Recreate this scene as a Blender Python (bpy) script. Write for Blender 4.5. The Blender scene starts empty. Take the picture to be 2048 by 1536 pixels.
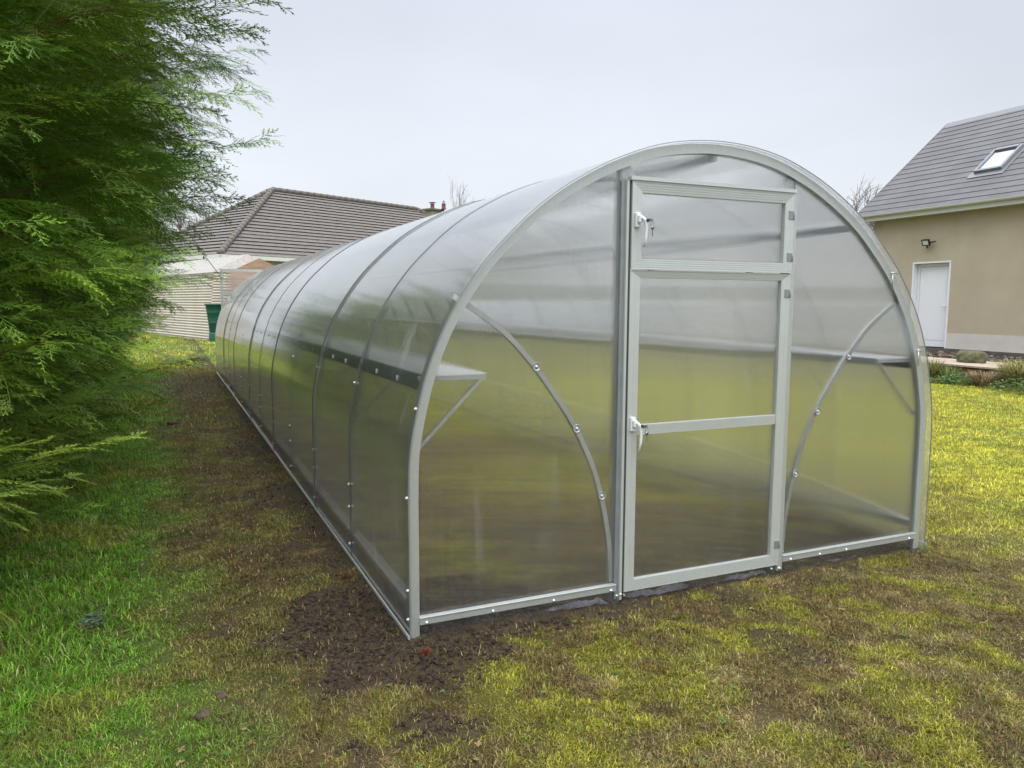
import bpy, math, random
import numpy as np
from mathutils import Vector, Matrix
random.seed(7); RNG = np.random.default_rng(7)

# ------------------------------------------------------------------ camera, sky, sun, exposure
S = bpy.context.scene
COL = S.collection
cd = bpy.data.cameras.new('camera'); cam = bpy.data.objects.new('camera', cd); COL.objects.link(cam)
_r = Vector((0.9115926530, -0.4110712955, 0.0043846254)); _u = Vector((0.0396478184, 0.0985291034, 0.9943440382))
_f = Vector((0.4091783052, 0.9062628790, -0.1061164869)); CP = Vector((-0.8514039696, -2.9008817743, 1.3761432367))
m = Matrix((( _r.x, _u.x, -_f.x, CP.x), (_r.y, _u.y, -_f.y, CP.y), (_r.z, _u.z, -_f.z, CP.z), (0, 0, 0, 1)))
cam.matrix_world = m
cd.sensor_width = 36; cd.lens = 1530.739 / 2048 * 36; cd.clip_start = 0.05; cd.clip_end = 2000
S.camera = cam

SUN_EL, SUN_AZ = math.radians(50), math.radians(190)      # azimuth measured from +Y towards +X
w = bpy.data.worlds.new('World'); S.world = w; w.use_nodes = True
nt = w.node_tree; nt.nodes.clear()
def N(nt, t, **k):
    n = nt.nodes.new(t)
    for a, b in k.items():
        if a == 'inp':
            for i, v in b.items(): n.inputs[i].default_value = v
        else: setattr(n, a, b)
    return n
L = lambda nt, a, b: nt.links.new(a, b)
sky = N(nt, 'ShaderNodeTexSky', sky_type='NISHITA', sun_disc=False, sun_elevation=SUN_EL, sun_rotation=SUN_AZ, air_density=2.0, dust_density=4.0)
bg1 = N(nt, 'ShaderNodeBackground', inp={1: 0.012}); L(nt, sky.outputs[0], bg1.inputs[0])
tc = N(nt, 'ShaderNodeTexCoord'); sep = N(nt, 'ShaderNodeSeparateXYZ'); L(nt, tc.outputs['Generated'], sep.inputs[0])
ramp = N(nt, 'ShaderNodeValToRGB'); L(nt, sep.outputs[2], ramp.inputs[0])       # overcast dome: brighter towards the zenith
cr = ramp.color_ramp
cr.elements[0].position = 0.0; cr.elements[0].color = (0.67, 0.715, 0.775, 1)
cr.elements[1].position = 1.0; cr.elements[1].color = (1.0, 1.0, 1.0, 1)
e = cr.elements.new(0.16); e.color = (0.655, 0.695, 0.765, 1)
e = cr.elements.new(0.38); e.color = (0.585, 0.62, 0.70, 1)
e = cr.elements.new(0.6); e.color = (0.8, 0.83, 0.9, 1)
mp = N(nt, 'ShaderNodeMapping', inp={3: (1.0, 1.0, 2.6)}); L(nt, tc.outputs['Generated'], mp.inputs[0])
ns = N(nt, 'ShaderNodeTexNoise', inp={2: 1.6, 3: 4.0, 4: 0.5}); L(nt, mp.outputs[0], ns.inputs[0])
mr = N(nt, 'ShaderNodeMapRange', inp={1: 0.3, 2: 0.7, 3: 0.89, 4: 1.07}); L(nt, ns.outputs[0], mr.inputs[0])
zb = N(nt, 'ShaderNodeMapRange', inp={1: 0.36, 2: 0.9, 3: 1.0, 4: 2.9}); L(nt, sep.outputs[2], zb.inputs[0])
mul = N(nt, 'ShaderNodeMath', operation='MULTIPLY'); L(nt, mr.outputs[0], mul.inputs[0]); L(nt, zb.outputs[0], mul.inputs[1])
bg2 = N(nt, 'ShaderNodeBackground'); L(nt, ramp.outputs[0], bg2.inputs[0]); L(nt, mul.outputs[0], bg2.inputs[1])
add = N(nt, 'ShaderNodeAddShader'); L(nt, bg1.outputs[0], add.inputs[0]); L(nt, bg2.outputs[0], add.inputs[1])
out = N(nt, 'ShaderNodeOutputWorld'); L(nt, add.outputs[0], out.inputs[0])
ld = bpy.data.lights.new('sun', 'SUN'); ld.energy = 1.5; ld.angle = math.radians(50); ld.color = (1.0, 0.96, 0.9)
sun = bpy.data.objects.new('sun', ld); COL.objects.link(sun)
sd = Vector((math.sin(SUN_AZ) * math.cos(SUN_EL), math.cos(SUN_AZ) * math.cos(SUN_EL), math.sin(SUN_EL)))
sun.rotation_euler = sd.to_track_quat('Z', 'Y').to_euler()
S.view_settings.view_transform = 'Standard'; S.view_settings.look = 'None'; S.view_settings.exposure = 0.22; S.view_settings.gamma = 1
S.view_settings.use_curve_mapping = False
S.render.engine = 'CYCLES'
cy = S.cycles
cy.max_bounces = 14; cy.transmission_bounces = 12; cy.transparent_max_bounces = 12; cy.glossy_bounces = 6; cy.diffuse_bounces = 3
cy.caustics_refractive = True; cy.caustics_reflective = True; cy.sample_clamp_indirect = 6.0; cy.use_denoising = True
cy.use_adaptive_sampling = True; cy.adaptive_threshold = 0.02

# ------------------------------------------------------------------ helpers
def tag(o, label=None, cat=None, group=None, kind=None):
    if label: o['label'] = label
    if cat: o['category'] = cat
    if group: o['group'] = group
    if kind: o['kind'] = kind
    return o
def empty(name, loc=(0, 0, 0), rz=0.0):
    o = bpy.data.objects.new(name, None); COL.objects.link(o); o.location = loc; o.rotation_euler = (0, 0, rz)
    o.empty_display_size = 0.1
    return o
def np_mesh(name, V, F, n, mats=(), col=None, mi=None, smooth=False):
    """V (k,3) verts; F (f,n) faces of one size."""
    me = bpy.data.meshes.new(name); V = np.ascontiguousarray(V, np.float32); F = np.ascontiguousarray(F, np.int32)
    me.vertices.add(len(V)); me.vertices.foreach_set('co', V.ravel())
    me.loops.add(F.size); me.loops.foreach_set('vertex_index', F.ravel())
    me.polygons.add(len(F)); me.polygons.foreach_set('loop_start', np.arange(0, F.size, n, dtype=np.int32))
    me.polygons.foreach_set('loop_total', np.full(len(F), n, np.int32))
    if mi is not None: me.polygons.foreach_set('material_index', np.ascontiguousarray(mi, np.int32))
    if smooth: me.polygons.foreach_set('use_smooth', np.ones(len(F), bool))
    me.update(calc_edges=True)
    if col is not None:
        a = me.color_attributes.new('tint', 'FLOAT_COLOR', 'POINT')
        c4 = np.ones((len(V), 4), np.float32); c4[:, :3] = col; a.data.foreach_set('color', c4.ravel())
    for q in mats: me.materials.append(q)
    return me
def link(name, me, parent=None, loc=None, rot=None):
    o = bpy.data.objects.new(name, me); COL.objects.link(o)
    if parent: o.parent = parent
    if loc is not None: o.location = loc
    if rot is not None: o.rotation_euler = rot
    return o
class MB:
    """collects boxes, prisms, tubes and lathes; build() links them as one mesh object"""
    def __init__(s): s.v = []; s.f = []; s.m = []; s.sm = []
    def add(s, vs, fs, mi=0, sm=False):
        b = len(s.v); s.v += [tuple(p) for p in vs]; s.f += [tuple(i + b for i in q) for q in fs]; s.m += [mi] * len(fs); s.sm += [sm] * len(fs); return s
    def box(s, a, b, mi=0, M=None, bev=0.0):
        x0, y0, z0 = a; x1, y1, z1 = b
        vs = [Vector(p) for p in ((x0,y0,z0),(x1,y0,z0),(x1,y1,z0),(x0,y1,z0),(x0,y0,z1),(x1,y0,z1),(x1,y1,z1),(x0,y1,z1))]
        if M: vs = [M @ p for p in vs]
        return s.add(vs, [(0,3,2,1),(4,5,6,7),(0,1,5,4),(1,2,6,5),(2,3,7,6),(3,0,4,7)], mi)
    def sweep(s, prof, path, frames, closed=False, mi=0, caps=True, sm=False):
        """prof: list of (a,b); frames: list of (A,B) vectors per path point"""
        n = len(prof); vs = []
        for p, (A, B) in zip(path, frames):
            p = Vector(p); A = Vector(A); B = Vector(B)
            vs += [p + A * a + B * b for a, b in prof]
        fs = []; k = len(path)
        for i in range(k if closed else k - 1):
            j = (i + 1) % k
            for q in range(n):
                r = (q + 1) % n
                fs.append((i*n+q, i*n+r, j*n+r, j*n+q))
        if caps and not closed: fs += [tuple(range(n))[::-1], tuple((k-1)*n + q for q in range(n))]
        return s.add(vs, fs, mi, sm)
    def tube(s, path, rad, n=8, mi=0, caps=True):
        path = [Vector(p) for p in path]; rads = rad if isinstance(rad, (list, tuple)) else [rad] * len(path)
        vs = []; A = None
        for i, p in enumerate(path):
            t = (path[min(i+1, len(path)-1)] - path[max(i-1, 0)]).normalized()
            if A is None: A = t.orthogonal().normalized()
            else: A = (A - t * A.dot(t)).normalized()
            B = t.cross(A)
            vs += [p + (A * math.cos(2*math.pi*q/n) + B * math.sin(2*math.pi*q/n)) * rads[i] for q in range(n)]
        fs = []
        for i in range(len(path)-1):
            for q in range(n): r = (q+1) % n; fs.append((i*n+q, i*n+r, (i+1)*n+r, (i+1)*n+q))
        if caps: fs += [tuple(range(n))[::-1], tuple((len(path)-1)*n+q for q in range(n))]
        return s.add(vs, fs, mi, True)
    def beam(s, a, b, w, h, up=(0, 0, 1), mi=0):
        a = Vector(a); b = Vector(b); t = (b - a).normalized(); A = t.cross(Vector(up)).normalized(); B = A.cross(t)
        return s.sweep([(-w/2,-h/2),(w/2,-h/2),(w/2,h/2),(-w/2,h/2)], [a, b], [(A, B)]*2, mi=mi)
    def lathe(s, prof, c, axis='z', n=24, mi=0):
        vs = []; cx, cy_, cz = c
        for r, z in prof:
            for q in range(n):
                a = 2*math.pi*q/n; u, v = r*math.cos(a), r*math.sin(a)
                vs.append((cx+u, cy_+v, cz+z) if axis == 'z' else ((cx+u, cy_+z, cz+v) if axis == 'y' else (cx+z, cy_+u, cz+v)))
        fs = []
        for i in range(len(prof)-1):
            for q in range(n): r = (q+1) % n; fs.append((i*n+q, i*n+r, (i+1)*n+r, (i+1)*n+q))
        return s.add(vs, fs, mi, True)
    def build(s, name, mats, parent=None, bevel=0.0, loc=None):
        me = bpy.data.meshes.new(name); me.from_pydata([tuple(p) for p in s.v], [], s.f)
        if not isinstance(mats, (list, tuple)): mats = [mats]
        for q in mats: me.materials.append(q)
        me.polygons.foreach_set('material_index', s.m); me.polygons.foreach_set('use_smooth', s.sm)
        import bmesh
        bm = bmesh.new(); bm.from_mesh(me); bmesh.ops.recalc_face_normals(bm, faces=bm.faces)
        if bevel: 
            ed = [e for e in bm.edges if len(e.link_faces) == 2 and e.calc_face_angle(0) > 0.7]
            bmesh.ops.bevel(bm, geom=ed, offset=bevel, segments=1, affect='EDGES')
        bm.to_mesh(me); bm.free(); me.update()
        return link(name, me, parent, loc)

def mat(name, color=(0.5, 0.5, 0.5), rough=0.6, metal=0.0, spec=0.5, noise=None, bump=None, attr=None, trans=0.0):
    """noise=(scale, amount, color2) ; bump=(scale, strength, dist)"""
    m = bpy.data.materials.new(name); m.use_nodes = True; t = m.node_tree; p = t.nodes['Principled BSDF']
    p.inputs['Base Color'].default_value = (*color, 1); p.inputs['Roughness'].default_value = rough
    p.inputs['Metallic'].default_value = metal; p.inputs['Specular IOR Level'].default_value = spec
    tc = N(t, 'ShaderNodeTexCoord')
    src = None
    if attr:
        a = N(t, 'ShaderNodeAttribute', attribute_name='tint'); src = a.outputs['Color']; L(t, src, p.inputs['Base Color'])
    if noise:
        sc, am, c2 = noise[:3]
        n1 = N(t, 'ShaderNodeTexNoise', inp={2: sc, 3: 6.0, 4: 0.6}); L(t, tc.outputs['Object'], n1.inputs[0])
        if len(noise) > 3:
            mpp = N(t, 'ShaderNodeMapping', inp={3: noise[3]}); L(t, tc.outputs['Object'], mpp.inputs[0]); L(t, mpp.outputs[0], n1.inputs[0])
        rr = N(t, 'ShaderNodeMapRange', inp={1: 0.35, 2: 0.65, 3: 0.0, 4: am}); L(t, n1.outputs[0], rr.inputs[0])
        mx = N(t, 'ShaderNodeMix', data_type='RGBA'); L(t, rr.outputs[0], mx.inputs[0])
        if src: L(t, src, mx.inputs[6])
        else: mx.inputs[6].default_value = (*color, 1)
        mx.inputs[7].default_value = (*c2, 1); L(t, mx.outputs[2], p.inputs['Base Color'])
    if bump:
        n2 = N(t, 'ShaderNodeTexNoise', inp={2: bump[0], 3: 5.0}); L(t, tc.outputs['Object'], n2.inputs[0])
        b = N(t, 'ShaderNodeBump', inp={0: bump[1], 1: bump[2]}); L(t, n2.outputs[0], b.inputs['Height']); L(t, b.outputs[0], p.inputs['Normal'])
    if trans:
        tr = N(t, 'ShaderNodeBsdfTranslucent'); ms = N(t, 'ShaderNodeMixShader', inp={0: trans})
        s_ = p.inputs['Base Color'].links[0].from_socket if p.inputs['Base Color'].links else None
        if s_: L(t, s_, tr.inputs[0])
        else: tr.inputs[0].default_value = (*color, 1)
        o = t.nodes['Material Output']; L(t, p.outputs[0], ms.inputs[1]); L(t, tr.outputs[0], ms.inputs[2]); L(t, ms.outputs[0], o.inputs[0])
    return m

def poly_mat(name, axis, amp=0.17, rough=0.06, milk=0.10, tint=(0.96, 0.975, 0.97), clear=0.0, smear=0.16, refl=1.0, ior=1.22, fp=5.0, f0=0.045, graz=0.0, rt=0.035, streak=0.0):
    """twin-wall polycarbonate: the 6 mm channels act as small lenses that smear what is seen through them across the channels"""
    m = bpy.data.materials.new(name); m.use_nodes = True; t = m.node_tree; t.nodes.remove(t.nodes['Principled BSDF'])
    tc = N(t, 'ShaderNodeTexCoord'); g = N(t, 'ShaderNodeNewGeometry'); sp = N(t, 'ShaderNodeSeparateXYZ'); L(t, tc.outputs['Object'], sp.inputs[0])
    k = N(t, 'ShaderNodeMath', operation='MULTIPLY', inp={1: 2*math.pi/0.0058}); L(t, sp.outputs['XYZ'.index(axis)], k.inputs[0])
    sn = N(t, 'ShaderNodeMath', operation='SINE'); L(t, k.outputs[0], sn.inputs[0])
    dt = N(t, 'ShaderNodeVectorMath', operation='DOT_PRODUCT'); L(t, g.outputs['Incoming'], dt.inputs[0]); L(t, g.outputs['Normal'], dt.inputs[1])
    ab = N(t, 'ShaderNodeMath', operation='ABSOLUTE'); L(t, dt.outputs['Value'], ab.inputs[0]); om = N(t, 'ShaderNodeMath', operation='SUBTRACT', inp={0: 1.0}); L(t, ab.outputs[0], om.inputs[1])
    c2 = N(t, 'ShaderNodeMath', operation='POWER', inp={1: graz}); L(t, ab.outputs[0], c2.inputs[0])
    am = N(t, 'ShaderNodeMath', operation='MULTIPLY', inp={1: amp}); L(t, sn.outputs[0], am.inputs[0])
    tv = (1, 0, 0) if axis == 'X' else (0, 1, 0)
    ac = N(t, 'ShaderNodeMath', operation='MULTIPLY'); L(t, am.outputs[0], ac.inputs[0]); L(t, c2.outputs[0], ac.inputs[1])
    sv = N(t, 'ShaderNodeVectorMath', operation='SCALE'); sv.inputs[0].default_value = tv; L(t, ac.outputs[0], sv.inputs['Scale'])
    av = N(t, 'ShaderNodeVectorMath', operation='ADD'); L(t, g.outputs['Normal'], av.inputs[0]); L(t, sv.outputs[0], av.inputs[1])
    nn = N(t, 'ShaderNodeVectorMath', operation='NORMALIZE'); L(t, av.outputs[0], nn.inputs[0])
    if amp > 0:
        tr = N(t, 'ShaderNodeBsdfRefraction', inp={0: (*tint, 1), 1: rt, 2: ior}); L(t, nn.outputs[0], tr.inputs['Normal'])
        clr = N(t, 'ShaderNodeBsdfTransparent', inp={0: (*tint, 1)}); tm = N(t, 'ShaderNodeMixShader', inp={0: clear}); L(t, tr.outputs[0], tm.inputs[1]); L(t, clr.outputs[0], tm.inputs[2])
    else: tm = N(t, 'ShaderNodeBsdfTransparent', inp={0: (*tint, 1)})
    go = N(t, 'ShaderNodeBsdfGlossy', inp={0: (0.97, 0.98, 0.98, 1), 1: rough}); 
    pw = N(t, 'ShaderNodeMath', operation='POWER', inp={1: fp}); L(t, om.outputs[0], pw.inputs[0]); fr = N(t, 'ShaderNodeMapRange', inp={1: 0.0, 2: 1.0, 3: f0, 4: refl}); L(t, pw.outputs[0], fr.inputs[0])
    gl = N(t, 'ShaderNodeMixShader'); L(t, fr.outputs[0], gl.inputs[0]); L(t, tm.outputs[0], gl.inputs[1]); L(t, go.outputs[0], gl.inputs[2])
    df = N(t, 'ShaderNodeBsdfTranslucent', inp={0: (0.8, 0.82, 0.85, 1)}); dd = N(t, 'ShaderNodeBsdfDiffuse', inp={0: (0.75, 0.78, 0.8, 1)})
    mk = N(t, 'ShaderNodeMixShader', inp={0: 0.4}); L(t, df.outputs[0], mk.inputs[1]); L(t, dd.outputs[0], mk.inputs[2])
    # webs between the channels, smears and dried splashes are a little milkier
    web = N(t, 'ShaderNodeMapRange', inp={1: 0.75, 2: 1.0, 3: milk * 0.4, 4: milk * 4.0}); L(t, sn.outputs[0], web.inputs[0])
    mpp = N(t, 'ShaderNodeMapping', inp={3: (2.0, 5.0, 0.7) if axis == 'Y' else (3.0, 1.0, 0.9)}); L(t, tc.outputs['Object'], mpp.inputs[0])
    nz = N(t, 'ShaderNodeTexNoise', inp={2: 1.7, 3: 7.0, 4: 0.62, 8: 1.2}); L(t, mpp.outputs[0], nz.inputs[0])
    sm = N(t, 'ShaderNodeMapRange', inp={1: 0.6, 2: 0.78, 3: 0.0, 4: smear}); L(t, nz.outputs[0], sm.inputs[0])
    ad = N(t, 'ShaderNodeMath', operation='ADD'); L(t, web.outputs[0], ad.inputs[0]); L(t, sm.outputs[0], ad.inputs[1])
    ms = N(t, 'ShaderNodeMapping', inp={3: (1.0, 120.0, 1.0) if axis == 'Y' else (120.0, 1.0, 0.8)}); L(t, tc.outputs['Object'], ms.inputs[0])
    fl = N(t, 'ShaderNodeTexNoise', inp={2: 1.0, 3: 2.0, 4: 0.5}); L(t, ms.outputs[0], fl.inputs[0])
    flr = N(t, 'ShaderNodeMapRange', inp={1: 0.35, 2: 0.75, 3: 0.0, 4: streak}); L(t, fl.outputs[0], flr.inputs[0])
    a2 = N(t, 'ShaderNodeMath', operation='ADD'); L(t, ad.outputs[0], a2.inputs[0]); L(t, flr.outputs[0], a2.inputs[1]); ad = a2
    mx = N(t, 'ShaderNodeMixShader'); L(t, ad.outputs[0], mx.inputs[0]); L(t, gl.outputs[0], mx.inputs[1]); L(t, mk.outputs[0], mx.inputs[2])
    L(t, mx.outputs[0], t.nodes['Material Output'].inputs[0])
    return m

M = {}
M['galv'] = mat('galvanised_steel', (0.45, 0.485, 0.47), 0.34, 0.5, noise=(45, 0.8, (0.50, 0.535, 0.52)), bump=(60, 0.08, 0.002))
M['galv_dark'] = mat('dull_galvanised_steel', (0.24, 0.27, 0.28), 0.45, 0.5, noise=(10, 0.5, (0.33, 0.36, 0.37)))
M['alu'] = mat('ribbed_aluminium', (0.51, 0.555, 0.535), 0.32, 0.4, noise=(20, 0.6, (0.55, 0.59, 0.575)))
M['zinc'] = mat('zinc_bolt', (0.62, 0.64, 0.65), 0.3, 0.9)
M['gap_shade_and_lock'] = mat('gap_shade_and_lock_black', (0.03, 0.04, 0.04), 0.6)  # near black for the painted door gap shade and the lock
M['rail_dark'] = mat('green_steel_rail', (0.022, 0.048, 0.042), 0.45, 0.2)
M['white_plastic'] = mat('white_handle_plastic', (0.66, 0.70, 0.71), 0.35)
M['key'] = mat('key_metal', (0.28, 0.26, 0.25), 0.35, 0.8)
M['strap'] = mat('dark_aged_strap', (0.13, 0.15, 0.16), 0.4, 0.4)
M['poly_front'] = poly_mat('polycarbonate_gable', 'X', 0.34, 0.07, 0.018, (0.99, 0.99, 0.99), smear=0.08, rt=0.0, streak=0.05)
M['poly_skin'] = poly_mat('polycarbonate_skin', 'Y', 0.65, 0.11, 0.085, (0.99, 0.99, 0.99), clear=0.66, smear=0.20, ior=1.15, fp=3.5, f0=0.06, graz=2.0, rt=0.0)
M['washer'] = mat('clear_washer', (0.33, 0.36, 0.37), 0.25, 0.4)
M['shelf'] = mat('shelf_polycarbonate', (0.82, 0.86, 0.90), 0.12, spec=0.9, trans=0.12)

# ------------------------------------------------------------------ noise in numpy
_P = np.random.default_rng(3).random((256, 256))
def vnoise(x, y):
    xi = np.floor(x).astype(int); yi = np.floor(y).astype(int); fx = x - xi; fy = y - yi
    fx = fx*fx*(3-2*fx); fy = fy*fy*(3-2*fy)
    g = lambda a, b: _P[a & 255, b & 255]
    return (g(xi, yi)*(1-fx)+g(xi+1, yi)*fx)*(1-fy) + (g(xi, yi+1)*(1-fx)+g(xi+1, yi+1)*fx)*fy
def fbm(x, y, o=4, s=0.0):
    v = 0; a = 0.5; t = 0
    for i in range(o):
        v = v + a*vnoise(x*2**i + 17.3*i + s, y*2**i + 9.1*i - s*1.7); t += a; a *= 0.55
    return v/t
def ss(a, b, x): t = np.clip((x-a)/(b-a), 0, 1); return t*t*(3-2*t)

TH = math.radians(3); HD = np.array([math.sin(TH), math.cos(TH)]); HN = np.array([math.cos(TH), -math.sin(TH)]); HP = np.array([16.1, 9.48]); HZ = 0.33
def wall_off(x, y): return (x-HP[0])*HN[0] + (y-HP[1])*HN[1]

def soil_mask(x, y):
    n = fbm(x*3.1, y*3.1, 4, 5); n2 = fbm(x*11, y*11, 3, 2)
    wob = (n-0.5)*0.9 + (n2-0.5)*0.6
    left = ss(0.34, 0.04, -x + wob*0.9) * ss(-0.35, 0.0, y) * (x < 0.06)
    left = left * (0.55 + 0.45*ss(0.42, 0.55, fbm(x*0.9+3, y*0.8, 3, 8)))
    d = np.hypot((x-0.02)/0.42, (y+0.15)/0.25); corner = ss(1.25, 0.65, d + wob*1.1)*(0.55+0.45*ss(0.35, 0.5, n2))
    d = np.hypot((x+0.18)/0.26, (y-0.25)/0.5); corner = np.maximum(corner, ss(1.1, 0.7, d + wob))
    front = ss(0.24, 0.05, -y + wob*0.6) * ss(-0.2, 0.0, x) * ss(3.15, 3.0, x) * (y < 0.05) * (0.5+0.5*ss(1.9, 1.2, x))
    far = ss(1.05, 0.6, np.hypot((x+0.5)/0.75, (y-10.6)/2.3) + wob*0.8)*0.85
    inside = ((x > 0.02) & (x < 2.98) & (y > 0.0) & (y < 12.7))
    ins = inside * np.maximum(ss(0.95, 0.25, y + wob*1.4 - 0.12*(x-1.5)), ss(0.5, 0.15, 3.0-x+wob*1.2)*ss(3.4, 2.2, y))
    patch = ss(0.66, 0.74, fbm(x*1.7, y*1.7, 4, 31)) * ss(-1.4, -0.8, x) * (x < 1.5)*0.8
    border = ss(-4.2, -3.9, wall_off(x, y)) * (x > 8)
    return np.clip(np.maximum.reduce([left, corner, front, far, ins, patch, border]), 0, 1)
def lawn_color(x, y):
    """linear albedo of grass and moss"""
    n1 = fbm(x*0.7, y*0.7, 4, 1); n2 = fbm(x*2.6, y*2.6, 4, 4); n3 = fbm(x*9, y*9, 3, 9)
    lush = np.array([0.14, 0.30, 0.022]); yel = np.array([0.56, 0.56, 0.06]); olive = np.array([0.195, 0.162, 0.058]); brown = np.array([0.175, 0.118, 0.052]); moss = np.array([0.285, 0.29, 0.030]); straw = np.array([0.42, 0.34, 0.15])
    def mixc(a, b, t): return a*(1-t[..., None]) + b*t[..., None]
    c = mixc(olive + 0*x[..., None], moss, ss(0.42, 0.60, fbm(x*6.3, y*6.3, 4, 12)*0.6+n1*0.4))
    c = mixc(c, brown, ss(0.48, 0.62, fbm(x*6.5, y*6.5, 4, 22))*0.75)
    c = mixc(c, straw, ss(0.62, 0.74, fbm(x*7.1, y*7.1, 3, 41))*0.45)
    right = ss(1.5, 5.5, x + 0.45*y - 0.4 + (n1-0.5)*3) * (x > 0.5)          # the mossy yellow lawn out to the right
    c = mixc(c, mixc(yel + 0*c, np.array([0.42, 0.49, 0.055]), ss(0.45, 0.68, n2)), np.where((x > 3) | (x < 0), right, right*0.9))
    path = ss(-1.15, -0.75, x + (n2-0.5)*0.5) * ss(0.25, -0.15, x) * ss(-0.9, 0.4, y + (n1-.5)*2) * ss(13.5, 11.5, y)
    c = mixc(c, mixc(brown*0.70 + 0*c, np.array([0.17, 0.165, 0.04]), ss(0.42, 0.60, fbm(x*4, y*4, 3, 77))), path*0.85)
    lf = ss(-0.60, -1.10, x + (n2-0.5)*0.5 - 0.14*(y+1) * (y < 0))
    c = mixc(c, mixc(lush + 0*c, np.array([0.23, 0.29, 0.035]), ss(0.50, 0.66, n2)), lf*ss(-1.8, -0.4, y + (n1-.5)*1.5))
    farl = ss(13, 15.5, y + (n2-0.5)*2) * (x < 8)
    c = mixc(c, mixc(np.array([0.24, 0.36, 0.04]) + 0*c, yel, ss(0.5, 0.7, n2)), farl)
    return c * (0.45 + 1.0*n3)[..., None]
SOIL = np.array([0.044, 0.032, 0.026])
def ground_h(x, y):
    s = soil_mask(x, y)
    h = (fbm(x*1.3, y*1.3, 3, 2)-0.5)*0.035 + (fbm(x*7, y*7, 3, 6)-0.5)*0.022
    h = h + s*((fbm(x*16, y*16, 4, 3)-0.45)*0.06 + 0.004)
    near_base = ss(0.25, 0.0, np.minimum(np.abs(x-1.5)-1.5, 9)) * 0
    bank = ss(-4.35, -3.9, wall_off(x, y)) * (x > 8) * 0.10 + ss(-3.2, -1.6, wall_off(x, y)) * (x > 8) * 0.12
    return h + near_base + bank

# ------------------------------------------------------------------ ground sheet
def axis(segs):
    o = []
    for a, b, st in segs: o += list(np.arange(a, b, st))
    return np.array(o + [segs[-1][1]])
gx = axis([(-400, -60, 60), (-60, -10, 5), (-10, -3, 0.4), (-3, -1.4, 0.05), (-1.4, 3.4, 0.025), (3.4, 8, 0.06), (8, 20, 0.25), (20, 60, 5), (60, 400, 60)])
gy = axis([(-400, -60, 60), (-60, -8, 5), (-8, -2.6, 0.3), (-2.6, 1.6, 0.025), (1.6, 6, 0.06), (6, 16, 0.12), (16, 40, 0.6), (40, 80, 5), (80, 500, 60)])
X, Y = np.meshgrid(gx, gy); Z = ground_h(X, Y)
Z = np.where((X < -8) | (X > 25) | (Y < -6) | (Y > 45), 0, Z)
V = np.stack([X.ravel(), Y.ravel(), Z.ravel()], 1); nx, ny = len(gx), len(gy)
I = np.arange(nx*ny).reshape(ny, nx); F = np.stack([I[:-1, :-1].ravel(), I[:-1, 1:].ravel(), I[1:, 1:].ravel(), I[1:, :-1].ravel()], 1)
sm_ = soil_mask(V[:, 0], V[:, 1]); gc = lawn_color(V[:, 0], V[:, 1])*0.45
gc = gc*(1-sm_[:, None]) + SOIL*sm_[:, None]
M['ground'] = mat('turf_and_soil', rough=0.9, spec=0.2, attr=True, noise=(42, 0.8, (0.085, 0.07, 0.035)), bump=(110, 1.0, 0.02))
g = link('ground', np_mesh('ground', V, F, 4, [M['ground']], gc, smooth=True)); tag(g, 'lawn ground with bare trodden earth round the greenhouse', 'ground', kind='structure')

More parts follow.
